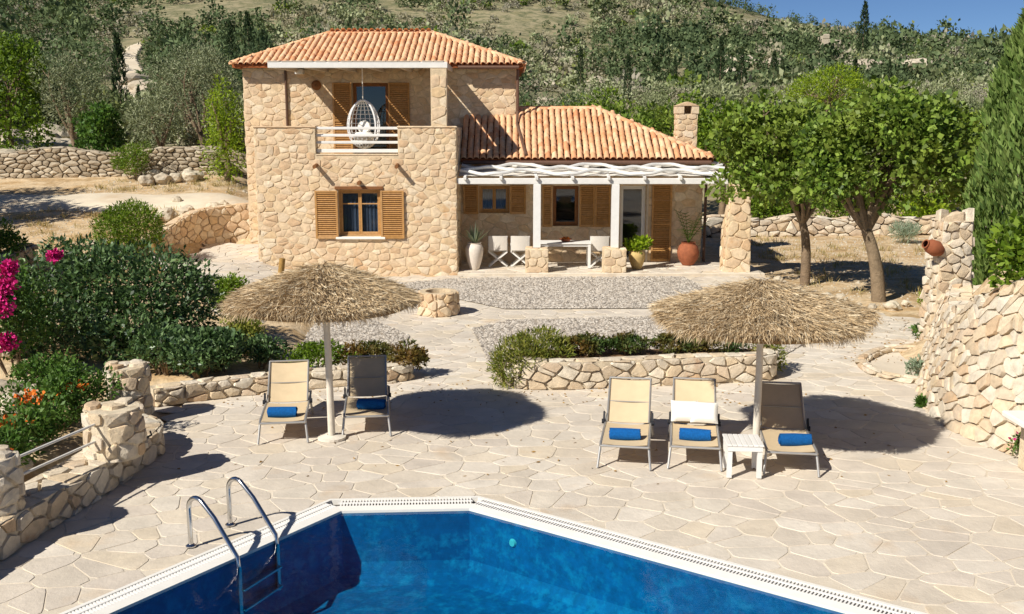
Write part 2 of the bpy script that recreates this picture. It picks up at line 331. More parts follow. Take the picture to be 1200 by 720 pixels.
# ------------------------------------------------------------------ stone pieces
def clip(poly, mx, my, nx, ny):
    out = []; n = len(poly)
    for i in range(n):
        a = poly[i]; b = poly[(i + 1) % n]
        da = (a[0] - mx) * nx + (a[1] - my) * ny; db = (b[0] - mx) * nx + (b[1] - my) * ny
        if da <= 0: out.append(a)
        if (da < 0 < db) or (db < 0 < da):
            t = da / (da - db); out.append((a[0] + (b[0] - a[0]) * t, a[1] + (b[1] - a[1]) * t))
    return out
def area(p): return abs(sum(p[i][0] * p[(i + 1) % len(p)][1] - p[(i + 1) % len(p)][0] * p[i][1] for i in range(len(p)))) / 2
def cells(w_, h_, cw, ch, seed=0, jit=.36, ok=None, holes=(), drop=.14):
    rg = random.Random(seed); nx = max(1, round(w_ / cw)); ny = max(1, round(h_ / ch)); cw = w_ / nx; ch = h_ / ny
    sd = {}
    for j in range(-1, ny + 1):
        for i in range(-1, nx + 2):
            sd[i, j] = ((i + (.5 if j % 2 else 0) + rg.uniform(-jit, jit)) * cw, (j + .5 + rg.uniform(-jit, jit)) * ch)
    for k in [k for k in sd if rg.random() < drop and -1 < k[0] < nx and -1 < k[1] < ny]:        # leave some out: their neighbours grow
        if all((k[0] + a, k[1] + b) in sd for a in (-1, 0, 1) for b in (-1, 0, 1)): del sd[k]
    out = []
    for (i, j), (x, y) in sd.items():
        if x < -.3 * cw or x > w_ + .3 * cw or y < -.3 * ch or y > h_ + .3 * ch: continue
        if ok and not ok(x, y): continue
        if any(a < x < c and b < y < d for a, b, c, d in holes): continue
        p = [(x - 2 * cw, y - 2 * ch), (x + 2 * cw, y - 2 * ch), (x + 2 * cw, y + 2 * ch), (x - 2 * cw, y + 2 * ch)]
        for dj in (-2, -1, 0, 1, 2):
            for di in (-2, -1, 0, 1, 2):
                q = sd.get((i + di, j + dj))
                if q is None or (di == 0 and dj == 0): continue
                # bisector in the stretched metric
                dx, dy = (q[0] - x) / cw ** 2, (q[1] - y) / ch ** 2
                p = clip(p, (q[0] + x) / 2, (q[1] + y) / 2, dx, dy)
        p = clip(p, 0, 0, -1, 0); p = clip(p, w_, 0, 1, 0); p = clip(p, 0, 0, 0, -1); p = clip(p, 0, h_, 0, 1)
        for a, b, c, d in holes:
            sep = [(a - x, (a, 0, 1, 0)), (x - c, (c, 0, -1, 0)), (b - y, (0, b, 0, 1)), (y - d, (0, d, 0, -1))]
            sep.sort(key=lambda s_: -s_[0])
            bx = [q[0] for q in p]; by = [q[1] for q in p]
            if p and max(bx) > a and min(bx) < c and max(by) > b and min(by) < d: p = clip(p, *sep[0][1])
        if len(p) >= 3 and area(p) > .12 * cw * ch: out.append(((x, y), p))
    return out
def soften(p, k=.13):
    out = []
    for i in range(len(p)):
        a = p[i]; b = p[(i + 1) % len(p)]
        if math.hypot(a[0] - b[0], a[1] - b[1]) < 1e-4: continue
        out.append((lerp(a[0], b[0], k), lerp(a[1], b[1], k))); out.append((lerp(a[0], b[0], 1 - k), lerp(a[1], b[1], 1 - k)))
    return out
def stone_data(p, mp, g, h, bulge, rg, bev=.22):
    if len(p) < 9: p = soften(p)
    n = len(p); cx = sum(q[0] for q in p) / n; cy = sum(q[1] for q in p) / n
    r = sqrt(area(p) / pi) + 1e-6; s0 = max(.5, 1 - g / r); s1 = max(.35, s0 - bev * min(1, .05 / r + .25) * .6)
    hh = h * rg.uniform(.35, 1.4); tx, ty = rg.uniform(-1, 1) * h * .35 / r, rg.uniform(-1, 1) * h * .35 / r
    p = [(q[0] + rg.uniform(-.06, .06) * r, q[1] + rg.uniform(-.06, .06) * r) for q in p] if bev > .15 else p
    V = []
    for q in p: V.append(mp(cx + (q[0] - cx) * s0, cy + (q[1] - cy) * s0, -.012))
    for q in p:
        u, v = (q[0] - cx) * s1, (q[1] - cy) * s1; V.append(mp(cx + u, cy + v, hh + u * tx + v * ty))
    V.append(mp(cx, cy, hh + bulge * rg.uniform(.3, 1.2)))
    Fc = []
    for i in range(n):
        j = (i + 1) % n; Fc.append((i, j, n + j, n + i)); Fc.append((n + i, n + j, 2 * n))
    return V, Fc, Vector(mp(cx, cy, 0)), area(p)
def stones(cs, mp, material, parent, name='stone', g=.012, h=.03, bulge=.012, seed=1, most=300, rest='small_stones', bev=.22, minpx=0.0):
    rg = random.Random(seed); D = [stone_data(p, mp, g, h, bulge, rg, bev) for _, p in cs]
    camp = Vector((0, 0, CAM_H))
    D.sort(key=lambda d: -d[3] / (d[2] - camp).length_squared)
    for V, Fc, c, a in D[:most]:
        me = bpy.data.meshes.new(name); me.from_pydata([tuple(Vector(v) - c) for v in V], [], Fc); me.materials.append(material)
        o = bpy.data.objects.new(name, me); o.location = c; COL.objects.link(o); o.parent = parent
    if len(D) > most:
        mb = MB()
        for V, Fc, c, a in D[most:]: mb.add(V, Fc)
        o = mb.build(rest, material, parent); o['kind'] = 'stuff'
def plane_map(O, U, Vv, N):
    O, U, Vv, N = map(Vector, (O, U, Vv, N)); return lambda u, v, h: tuple(O + U * u + Vv * v + N * h)

class Path:                                                # polyline on the ground
    def __init__(s, pts, closed=False):
        s.p = [Vector((q[0], q[1], 0)) for q in pts]
        if closed: s.p.append(s.p[0].copy())
        s.c = [0.0]
        for a, b in zip(s.p, s.p[1:]): s.c.append(s.c[-1] + (b - a).length)
        s.len = s.c[-1]
    def at(s, u):
        u = min(max(u, 0), s.len); i = 0
        while i < len(s.c) - 2 and u > s.c[i + 1]: i += 1
        t = (u - s.c[i]) / max(1e-6, s.c[i + 1] - s.c[i]); a, b = s.p[i], s.p[i + 1]
        d = (b - a).normalized()
        # blended direction at the joints
        if t < .5 and i > 0: d = ((s.p[i] - s.p[i - 1]).normalized().lerp(d, .5 + t)).normalized()
        elif t > .5 and i < len(s.p) - 2: d = (d.lerp((s.p[i + 2] - s.p[i + 1]).normalized(), t - .5)).normalized()
        return a.lerp(b, t), Vector((d.y, -d.x, 0))         # point, normal to the right of the way
def smooth_path(pts, n=6):                                  # Catmull-Rom
    P = [Vector((*q, 0)) if len(q) == 2 else Vector(q) for q in pts]; out = []
    for i in range(len(P) - 1):
        p0 = P[max(i - 1, 0)]; p1 = P[i]; p2 = P[i + 1]; p3 = P[min(i + 2, len(P) - 1)]
        for k in range(n):
            t = k / n
            out.append(.5 * ((2 * p1) + (p2 - p0) * t + (2 * p0 - 5 * p1 + 4 * p2 - p3) * t * t + (3 * p1 - p0 - 3 * p2 + p3) * t ** 3))
    out.append(P[-1]); return out
def path_wall(name, label, pts, H, thick, cw, ch, stone_m, core_m, seed, z0=None, batter=0.0, cat='stone wall', g=.012, h=.035, bulge=.02, most=300, back=True, group=None, jag=0.0):
    """A rubble wall whose seen face is to the right of its way; H and z0 are numbers or functions of the length along it."""
    pa = Path(pts); Hf = H if callable(H) else (lambda u: H); Zf = z0 if callable(z0) else (lambda u: z0 or 0.0)
    def prof(u, v, hh):                                     # v: 0..1 face, 1..2 top, 2..3 back
        p, n = pa.at(u); z = Zf(u); Hh = Hf(u); b = batter * Hh
        if v <= 1: q = p - n * (b * v) + n * hh; return (q.x, q.y, z + Hh * v)
        if v <= 2:
            e = min(1, (v - 1) * 4, (2 - v) * 4); q = p - n * (b + thick * (v - 1)); return (q.x, q.y, z + Hh + hh * e)
        q = p - n * (b + thick) - n * hh; return (q.x, q.y, z + Hh * (3 - v))
    c = pa.at(pa.len / 2)[0]; root = thing(name, label, cat, (c.x, c.y, Zf(pa.len / 2)), group=group)
    N = max(4, int(pa.len / .3)); rows = []
    for v in (0, .5, 1, 1.5, 2, 2.5, 3): rows.append([prof(pa.len * i / N, v, -.02) for i in range(N + 1)])
    mb = MB(); mb.sheet(rows)
    for i in (0, N):                                        # ends
        mb.add([r[i] for r in (rows[0], rows[2], rows[4], rows[6])], [(0, 1, 2, 3)])
    core = mb.build('core', core_m, root, world=True)
    Hm = sum(Hf(pa.len * i / 10) for i in range(11)) / 11
    face = cells(pa.len, Hm, cw, ch, seed, .44, drop=.24)
    stones(face, lambda u, v, hh: prof(u, v / Hm, hh), stone_m, core, g=g, h=h, bulge=bulge, seed=seed, most=most)
    top = cells(pa.len, thick, cw * 1.15, min(thick, ch * 1.5), seed + 7, .3)
    stones(top, lambda u, v, hh: prof(u, 1 + v / thick, hh), stone_m, core, name='cap_stone', g=g, h=h * .8, bulge=bulge * .5, seed=seed + 1, most=min(most, 120), rest='small_cap_stones')
    if back:
        bk = cells(pa.len, Hm, cw * 1.2, ch * 1.2, seed + 9, .38)
        stones(bk, lambda u, v, hh: prof(u, 3 - v / Hm, hh), stone_m, core, seed=seed + 2, most=0, rest='back_stones')
    # end faces
    for i, (u, sgn) in enumerate(((0, -1), (pa.len, 1))):
        p, n = pa.at(u); t = Vector((-n.y, n.x, 0)) * sgn; Hh = Hf(u); b = batter * Hh
        ec = cells(thick, Hh, cw, ch, seed + 20 + i, .3)
        mp = (lambda p, n, t, Hh, b, z: (lambda a, v, hh: tuple(Vector((p.x, p.y, z + v)) - n * (b * v / max(Hh, .01) + a * (1 if True else 1)) + t * hh)))(p, n, t, Hh, b, Zf(u))
        stones(ec, mp, stone_m, core, name='end_stone', g=g, h=h, bulge=bulge, seed=seed + 3 + i, most=most, rest='small_end_stones')
    return root
def round_stack(name, label, cat, loc, R, H, cw, ch, stone_m, core_m, seed, hole=0.0, top_irr=.03, most=120):
    """A round rubble post or well; hole = radius of the opening."""
    root = thing(name, label, cat, loc); x0, y0, z0 = loc; per = 2 * pi * R
    def prof(u, v, hh):
        a = u / R - pi / 2
        if v <= H: r = R * (1.03 - .06 * v / H) + hh; z = v
        elif v <= H + (R - hole): r = R - (v - H); z = H + hh * min(1, (v - H) * 12 + .1)
        else: r = hole - hh; z = H - (v - H - (R - hole))
        return (x0 + r * cos(a), y0 + r * sin(a), z0 + z)
    mb = MB(); pr = [(R * 1.02, 0), (R * .96, H - .01)]
    pr += [(hole, H - .01), (hole, .05), (.01, .05)] if hole else [(.01, H - .01)]
    mb.lathe(pr, 24, loc); core = mb.build('core', core_m, root, world=True)
    stones(cells(per, H, cw, ch, seed, .34), prof, stone_m, core, seed=seed, most=most, h=.03, bulge=.02)
    mpd = lambda u, v, hh: (x0 + u - R, y0 + v - R, z0 + H + hh)
    def okc(x, y): return hole * 1.05 + (.06 if hole else 0) < math.hypot(x - R, y - R) < R * .86
    top = [(s_, p) for s_, p in cells(2 * R, 2 * R, cw * .9, cw * .8, seed + 3, .3, ok=okc) if all(math.hypot(q[0] - R, q[1] - R) < R * 1.12 for q in p)]
    stones(top, mpd, stone_m, core, name='cap_stone', seed=seed + 1, most=most, h=top_irr, bulge=.02)
    return root
# ------------------------------------------------------------------ terrain
LEFT = [(24, 372.0), (45, 200), (55, 180), (70, 152), (100, 118), (150, 82), (220, 50), (300, 22)]
RIGHT = [(30, 324.0), (45, 262), (60, 214), (80, 172), (110, 140), (160, 106), (240, 76), (330, 55)]
def interp(T, x):
    if x <= T[0][0]: return T[0][1]
    for (a, b), (c, d) in zip(T, T[1:]):
        if x <= c: return lerp(b, d, (x - a) / (c - a))
    return T[-1][1]
def ridge_y(px):
    return interp([(0, -70), (640, -50), (760, -20), (900, 20), (1000, 40), (1080, 51), (1160, 59), (1300, 66), (1600, 60)], px)
def zof(Y, y): return CAM_H - Y * tan(PITCH + atan((y - 360) / F))
def gz(x, y):
    if y < 24: px = 600 + F * x / 24.0
    else: px = 600 + F * x / (y * .98 + .3)
    L = 1 - sstep(250, 400, px)
    if y <= 45:
        zl = 2.25 * max(0, (y - 24) / 21) ** 1.2; z = L * zl
    else:
        a = 1 - sstep(300, 300 + 150, px) if y < 60 else 1 - sstep(300, 900, px)
        yl = interp(LEFT, y); yr = interp(RIGHT, y)
        t = sstep(0, 1, (y - 45) / 90); aa = lerp(L, 1 - sstep(300, 850, px), t)
        yy = lerp(yr, yl, aa); ry = ridge_y(px)
        if y > 240:
            base = lerp(interp(RIGHT, 240), interp(LEFT, 240), aa); k = (y - 240) / (430 - 240)
            yy = lerp(base, ry, min(1, k))
        z = zof(min(y, 430), yy)
        if y > 430: z = z - (y - 430) * .12
        nz = mnoise.noise(Vector((x * .02, y * .02, 3))) * 2.2 * sstep(60, 140, y) + mnoise.noise(Vector((x * .09, y * .09, 7))) * .5 * sstep(50, 90, y)
        z += nz * (1 - .6 * sstep(330, 430, y))
    # the sunken court left of the house
    c = sstep(-10.5, -10.0, x) * sstep(28.5, 30, y) * (1 - sstep(33.9, 34.3, y)) * (1 - sstep(-8, -7, x))
    if c > 0: z = lerp(z, .12 + .05 * (y - 29.5), c)
    # raised garden behind the terrace wall
    z += .33 * (1 - sstep(-5.75, -5.35, x)) * (1 - sstep(14.4, 15.4, y)) * sstep(2, 4, y)
    z += .22 * (1 - sstep(-4.5, -4.2, x)) * sstep(16.4, 16.9, y) * (1 - sstep(21, 24, y)) * (1 if x < -4.2 else 0)
    # higher ground behind the rough wall on the right
    if x > 6: z += 1.9 * sstep(7.4, 9.2, x) * (1 - sstep(18.5, 20.5, y)) * sstep(6, 9, y)
    z += .35 * sstep(-6.5, -10, x) * (1 - sstep(18, 26, y)) * sstep(8, 12, y)
    return z
def in_poly(x, y, P):
    r = False; n = len(P)
    for i in range(n):
        x1, y1 = P[i][0], P[i][1]; x2, y2 = P[(i + 1) % n][0], P[(i + 1) % n][1]
        if (y1 > y) != (y2 > y) and x < (x2 - x1) * (y - y1) / (y2 - y1) + x1: r = not r
    return r
def dist_poly(x, y, P):
    best = (1e9, None)
    for i in range(len(P)):
        a = Vector(P[i][:2]); b = Vector(P[(i + 1) % len(P)][:2]); d = b - a; t = max(0, min(1, (Vector((x, y)) - a).dot(d) / max(d.length_squared, 1e-9)))
        q = a + d * t; dd = (Vector((x, y)) - q).length
        if dd < best[0]: best = (dd, i)
    return best

def build_ground():
    ys = [-30, -20, -12, -6, 0, 3] + list(np.arange(5, 36, .28)) + list(np.arange(36, 60, .7)) + list(np.arange(60, 130, 2.2)) + list(np.arange(130, 440, 5)) + [450, 480, 520, 600, 750, 1000]
    nu = 210; us = [(-1 + 2 * i / nu) for i in range(nu + 1)]; V = []
    for y in ys:
        hw = 14 + max(0, y) * .95
        for u in us:
            x = u * hw; z = gz(x, y) - .03
            if -5.3 < x < 9.5 and -12 < y < 28:             # under the paving: kept low
                m = sstep(-5.3, -4.9, x) * (1 - sstep(6.2, 6.9, x)) * (1 - sstep(12.2, 13, y)); z -= 3.0 * m
                z -= .12 * (1 - m) * (1 if -4 < x < 6 and y < 27 else 0)
            V.append((x, y, z))
    n = nu + 1; Q = [(r * n + i, r * n + i + 1, (r + 1) * n + i + 1, (r + 1) * n + i) for r in range(len(ys) - 1) for i in range(nu)]
    o = bpy.data.objects.new('ground', np_mesh('ground', V, Q, MATS['ground'], True)); link(o)
    tag(o, 'dry sandy ground rising into the scrub covered hillside', 'ground', kind='structure')
build_ground()

# ------------------------------------------------------------------ swimming pool
A = G(400, 600); B = G(550, 597); R3 = B + Vector((.816, -.578, 0)) * 8.2; L1 = A + Vector((-.565, -.825, 0)) * 4.3
R2 = R3 + Vector((-.578, -.816, 0)) * 4.4
POOL = [A, B, R3, R2, L1]                                   # clockwise seen from above
def offset_poly(P, d):                                      # outwards by d (clockwise polygon)
    n = len(P); out = []
    for i in range(n):
        a, b, c = P[i - 1], P[i], P[(i + 1) % n]; d1 = (b - a).normalized(); d2 = (c - b).normalized()
        n1 = Vector((-d1.y, d1.x, 0)); n2 = Vector((-d2.y, d2.x, 0)); m = (n1 + n2) / (1 + n1.dot(n2)); out.append(b + m * d)
    return out
P_in = POOL; P_c1 = offset_poly(POOL, .12); P_g = offset_poly(POOL, .30); P_out = offset_poly(POOL, .345)
def ring(mb, P, Q, zp, zq):
    n = len(P)
    for i in range(n):
        j = (i + 1) % n; mb.add([(P[i].x, P[i].y, zp), (P[j].x, P[j].y, zp), (Q[j].x, Q[j].y, zq), (Q[i].x, Q[i].y, zq)], [(0, 1, 2, 3)])
def build_pool():
    c = sum((p for p in POOL), Vector()) / 5; root = thing('swimming_pool', 'deep blue swimming pool with white overflow edge sunk in the paved terrace', 'swimming pool', (c.x, c.y, -1.0))
    D = -.82; ins = offset_poly(POOL, -.22)
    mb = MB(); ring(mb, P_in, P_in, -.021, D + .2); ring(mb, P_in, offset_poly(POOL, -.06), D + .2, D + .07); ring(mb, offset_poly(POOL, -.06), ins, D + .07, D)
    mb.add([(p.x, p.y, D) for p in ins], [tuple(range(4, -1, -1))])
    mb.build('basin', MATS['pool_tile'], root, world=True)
    mb = MB(); ring(mb, P_in, P_c1, .012, .024); ring(mb, P_in, P_in, -.02, .012); ring(mb, P_c1, P_c1, .024, -.1)
    ring(mb, P_g, P_out, .03, .03); ring(mb, P_g, P_g, -.1, .03); ring(mb, P_out, P_out, .03, -.1)
    mb.build('coping', MATS['coping'], root, world=True)
    mb = MB(); ring(mb, P_c1, P_g, -.03, -.03); mb.build('overflow_channel', MATS['channel'], root, world=True)
    for i in range(5):                                      # grating: bars across the channel with a rail down the middle
        a, b, c2, d = P_c1[i], P_c1[(i + 1) % 5], P_g[(i + 1) % 5], P_g[i]; t = (b - a).normalized(); ln = (c2 - d).length; nn = Vector((-t.y, t.x, 0))
        s0 = (d - a).dot(t); mb = MB(); N = int(ln / .036)
        for k in range(N):
            p = a + t * (s0 + (k + .5) * .036); u = (p - a).dot(t)
            if u < 0.012 or u > (b - a).length - .012: continue
            mb.beam((*(p + nn * .002).xy, .016), (*(p + nn * .178).xy, .016), .019, .016)
        mb.beam((*(a + nn * .09).xy, .022), (*(b + nn * .09).xy, .022), .022, .014)
        o = mb.build('overflow_grating', MATS['grate_bar'], root, world=True); o['kind'] = 'stuff'
    d = Vector((.816, -.578, 0)); c = B + d * .62; nn = Vector((-d.y, d.x, 0)) * -1
    mb = MB()
    for r0_, r1_, t0, t1 in ((0, .035, .025, .025), (.035, .05, .025, .0)):
        for q in range(20):
            a, b = 2 * pi * q / 20, 2 * pi * (q + 1) / 20; f = lambda r, g_, t: tuple(c + d * (r * cos(g_)) + Vector((0, 0, -.26 + r * sin(g_))) + nn * t); mb.add([f(r0_, a, t0), f(r1_, a, t1), f(r1_, b, t1), f(r0_, b, t0)], [(0, 1, 2, 3)])
    mb.build('pool_lamp', MATS['plaster'], root, world=True)
    mb = MB()
    me = bpy.data.meshes.new('pool_water'); me.from_pydata([(p.x, p.y, -.018) for p in POOL], [], [(4, 3, 2, 1, 0)]); me.materials.append(MATS['water'])
    o = link(bpy.data.objects.new('pool_water', me)); tag(o, 'clear blue water filling the swimming pool', 'water', kind='structure')
build_pool()

# ------------------------------------------------------------------ gravel beds
GR = [[G(*p) for p in q] for q in (
    [(455, 333), (545, 327), (800, 325), (838, 344), (800, 362), (592, 363), (540, 352)],
    [(553, 386), (600, 376), (765, 372), (920, 377), (948, 400), (905, 426), (700, 424), (578, 436)],
    [(292, 386), (330, 371), (440, 377), (480, 394), (474, 412), (340, 420), (285, 410)])]
GL = ['grey gravel bed in front of the house veranda', 'grey gravel strip behind the planter wall', 'grey gravel patch behind the left thatched parasol']
def build_gravel():
    rg = np.random.default_rng(5)
    for k, P in enumerate(GR):
        root = thing('gravel_bed', GL[k], 'gravel', sum(P, Vector()) / len(P)); root['kind'] = 'structure'
        mb = MB(); mb.add([(p.x, p.y, .018) for p in P], [tuple(range(len(P) - 1, -1, -1))]); mb.build('gravel_base', MATS['gravel_base'], root, world=True)
        xs = [p.x for p in P]; ys = [p.y for p in P]; ar = area([(p.x, p.y) for p in P]); n = int(ar * 420); pts = []
        while len(pts) < n:
            x = rg.uniform(min(xs), max(xs)); y = rg.uniform(min(ys), max(ys))
            if in_poly(x, y, P): pts.append((x, y))
        pts = np.array(pts); m = len(pts); r = rg.uniform(.018, .042, m); an = rg.uniform(0, 6.28, m); V = np.zeros((m, 6, 3)); st = rg.uniform(.6, 1.4, m)
        for i, (dx, dy, dz) in enumerate(((1, 0, .1), (0, 1, .0), (-1, 0, .1), (0, -1, 0), (.1, .1, 1), (0, 0, -.6))):
            X = dx * r * st; Y = dy * r; V[:, i, 0] = pts[:, 0] + X * np.cos(an) - Y * np.sin(an); V[:, i, 1] = pts[:, 1] + X * np.sin(an) + Y * np.cos(an); V[:, i, 2] = .022 + dz * r * .75
        b = (np.arange(m) * 6)[:, None, None]; T = np.array([(0, 1, 4), (1, 2, 4), (2, 3, 4), (3, 0, 4)])[None]
        o = bpy.data.objects.new('pebbles', np_mesh('pebbles', V.reshape(-1, 3), (b + T).reshape(-1, 3), MATS['pebble'])); link(o, root, True); o['kind'] = 'stuff'
build_gravel()

# ------------------------------------------------------------------ paved terrace
PAVED = [Vector((*p, 0)) for p in ((-5.5, 4), (-5.3, 9), (-5.05, 11), (-4.9, 13.2), (-5.5, 15.4), (-4.2, 16.45), (-2.1, 17.05), (-1.5, 18.1), (-2.6, 19.6), (-5.9, 20.8), (-7.4, 24.5), (-9.9, 28.6), (-10.2, 33.6), (-7.4, 33.45), (-7.35, 29.2), (7.0, 29.2), (7.55, 26.5), (7.5, 24.9), (9.3, 22.6), (8.5, 20.4), (6.4, 15), (6.9, 12.8), (10, 8), (10, 4))]
HOUSE_FRONT = 29.2
PLANTER = [Vector((*p, 0)) for p in ((.15, 16.6), (4.3, 17.1), (4.4, 18.0), (.5, 17.9), (-.2, 17.3))]
RING = [G(*p) for p in ((1085, 413), (1040, 413), (1014, 426), (1032, 441), (1085, 448))]
def build_paving():
    o = MB()
    # mortar bed with the pool left open: strips round the pool
    Po = P_out; ext = 14.0
    outer = [Vector((-5.35, 13.3, 0)), Vector((-4.95, 16.2, 0)), Vector((-4, 28.9, 0)), Vector((7.2, 28.9, 0)), Vector((8.6, 20, 0)), Vector((6.6, 14, 0)), Vector((10, 8.5, 0)), Vector((10, 2, 0)), Vector((5, -4, 0)), Vector((-5.3, 2, 0))]
    from mathutils.geometry import tessellate_polygon
    loops = [[Vector((p.x, p.y, 0)) for p in outer], [Vector((p.x, p.y, 0)) for p in Po]]
    tri = tessellate_polygon(loops); allv = loops[0] + loops[1]
    o.add([(p.x, p.y, .0) for p in allv], [tuple(t) for t in tri])
    root = o.build('terrace', MATS['paving_joint']); tag(root, 'pale crazy paving terrace around the pool and up to the house', 'terrace', kind='structure')
    X0, Y0, W, H = -10.5, 4.0, 20.5, 30.0
    holes = [(P_out, 'pool')] + [(g, 'g') for g in GR] + [(PLANTER, 'p'), (RING, 'r')]
    def ok(u, v):
        x, y = X0 + u, Y0 + v
        if not in_poly(x, y, PAVED): return False
        if y > HOUSE_FRONT and x > -7.35: return False
        return not any(in_poly(x, y, P) for P, _ in holes)
    cs = cells(W, H, .40, .33, 11, .46, ok=ok, drop=.3); out = []
    for (u, v), p in cs:
        for P, _ in holes:
            d, i = dist_poly(X0 + u, Y0 + v, P)
            if d < .9:
                a = Vector(P[i][:2]); b = Vector(P[(i + 1) % len(P)][:2]); t = (b - a).normalized(); n = Vector((t.y, -t.x))
                if (Vector((X0 + u, Y0 + v)) - a).dot(n) < 0: n = -n
                q = clip(p, a.x - X0, a.y - Y0, -n.x, -n.y)
                if len(q) >= 3: p = q
        if len(p) >= 3 and area(p) > .02: out.append(((u, v), p))
    mp = lambda u, v, h: (X0 + u, Y0 + v, (max(0, gz(X0 + u, Y0 + v)) + .1 * sstep(-5, -8, X0 + u) if (Y0 + v) > 24 and X0 + u < -4 else 0) + h + .004)
    stones(out, mp, MATS['paving'], root, name='paving_stone', g=.007, h=.0025, bulge=.002, seed=4, most=300, rest='distant_paving_stones', bev=.1)
build_paving()
def strip(name, label, cat, pts, wd, m, dz, kind='structure'):
    pa = Path(smooth_path(pts, 8)); N = int(pa.len / .5) + 2; rows = [[], [], [], [], []]
    for i in range(N + 1):
        u = pa.len * i / N; p, n = pa.at(u); w2 = wd(u / pa.len) if callable(wd) else wd
        for r, s_ in zip(rows, (-1.15, -.85, 0, .85, 1.15)):
            q = p + n * w2 * .5 * (s_ + .12 * sin(u * 1.7 + s_)); r.append((q.x, q.y, gz(q.x, q.y) + (dz if abs(s_) < 1 else -.1)))
    o = MB().sheet(rows).build(name, m, smooth=True); return tag(o, label, cat, kind=kind)
strip('dirt_track', 'pale dirt track crossing above the garden on the left', 'track', [(-26, 36.5), (-18, 38.2), (-13, 38.3), (-9.4, 38.6)], 3.0, MATS['track'], .05)
strip('hill_road', 'pale winding road climbing the hillside between the trees', 'road', [((q - 600) / F * (Y_ * .98), Y_) for q, Y_ in ((140, 62), (146, 80), (150, 105), (153, 120), (158, 145), (154, 175), (165, 205), (200, 232))], 2.6, MATS['track'], .35)

# ------------------------------------------------------------------ garden walls
FS, FM = MATS['field_stone'], MATS['field_mortar']
path_wall('terrace_wall', 'low curved rubble wall with a broad flat top along the left of the pool terrace', smooth_path([(-6.15, 5.0), (-5.45, 8.6), (-5.22, 9.9), (-4.98, 11.2), (-4.8, 12.4), (-4.72, 13.1), (-4.85, 13.6), (-5.25, 13.95)], 5), .38, .55, .25, .165, FS, FM, 31, back=False, h=.025, bulge=.008)
path_wall('planter_wall', 'low rubble wall edging the bed behind the left parasol', smooth_path([(-5.6, 15.5), (-4.9, 15.95), (-4.15, 16.3), (-3.0, 16.75), (-2.1, 17.0), (-1.75, 17.3), (-1.85, 17.8)], 5), .3, .26, .25, .14, FS, FM, 32)
path_wall('planter_wall', 'cream rubble retaining wall behind the three right hand loungers', smooth_path([(-.25, 17.6), (-.1, 16.95), (.25, 16.6), (1.2, 16.62), (2.5, 16.85), (3.6, 17.02), (4.35, 17.12), (4.6, 17.4), (4.65, 17.9)], 5), .47, .3, .25, .165, FS, FM, 33, h=.035, bulge=.01)
path_wall('garden_edging', 'ring of low kerb stones around a small empty bed by the rough wall', smooth_path([tuple(p.xy) for p in (G(1090, 449), G(1055, 446), G(1030, 439), G(1015, 426), G(1038, 414), G(1062, 413), G(1090, 415))], 4), .1, .16, .28, .14, FS, FM, 34)
path_wall('rubble_wall', 'tall leaning wall of rough cream rocks at the right edge of the terrace', smooth_path([(8.2, 19.9), (7.25, 17.8), (6.5, 15.6), (6.42, 14.2), (6.95, 12.7), (7.9, 11.6), (9.6, 10.6)], 6), lambda u: interp([(0, 1.2), (2.5, 1.25), (4.4, 1.5), (5.4, 2.0), (6.5, 2.3), (9, 2.1), (12, 1.8)], u) + .07 * sin(u * 4.3) + .06 * sin(u * 9.1), .8, .24, .135, FS, FM, 35, batter=.32, h=.04, bulge=.008, g=.006, back=False)
def rough_pillar():
    root = thing('stone_pillar', 'tall rough stone pillar with uneven top at the end of the right wall', 'pillar', (8.72, 20.25, 0))
    Hh = 2.5; mb = MB(); b = (.36, .34)
    rows = []
    for z in (0, .9, 1.8, Hh):
        k = 1 - .08 * z; rows.append([(8.72 + sx * b[0] * k, 20.25 + sy * b[1] * k, z) for sx, sy in ((-1, -1), (1, -1), (1, 1), (-1, 1), (-1, -1))])
    mb.sheet(rows); mb.add(rows[-1][:4], [(0, 1, 2, 3)]); core = mb.build('core', FM, root, world=True)
    for k, (o, t, n, wd) in enumerate((((-1, -1), (1, 0), (0, -1), b[0] * 2), ((1, -1), (0, 1), (1, 0), b[1] * 2), ((-1, 1), (0, -1), (-1, 0), b[1] * 2))):
        def mp(u, v, h, o=o, t=t, n=n):
            s = 1 - .08 * v; x = o[0] * b[0] + t[0] * u; y = o[1] * b[1] + t[1] * u
            return (8.72 + x * s + n[0] * h, 20.25 + y * s + n[1] * h, v)
        stones(cells(wd, Hh, .26, .17, 60 + k, .38), mp, FS, core, h=.05, bulge=.015, seed=61 + k)
    stones(cells(1, .9, .4, .36, 67, .3), lambda u, v, h: (8.72 + (u - .5) * .62, 20.25 + (v - .45) * .62, Hh + h), FS, core, name='cap_stone', h=.16, bulge=.08, seed=8)
rough_pillar()
DS, DC = MATS['dry_stone'], MATS['dry_core']
path_wall('dry_stone_wall', 'long grey dry stone wall beyond the track at the far left', smooth_path([(-30, 42.2), (-22, 43.2), (-16, 43.8), (-12.6, 44.2)], 4), lambda u: 1.35 + .12 * sin(u * 1.3), .7, .34, .18, DS, DC, 41, z0=lambda u: gz(-30 + u, 43) - .2, h=.05, bulge=.05, most=200, back=False)
path_wall('dry_stone_wall', 'shaded dry stone wall between the olive trees and the house', smooth_path([(-14.2, 45.2), (-11, 45.4), (-8, 45.2)], 4), 1.2, .6, .34, .18, DS, DC, 42, z0=lambda u: gz(-14 + u, 45) - .2, h=.05, bulge=.05, most=0, back=False)
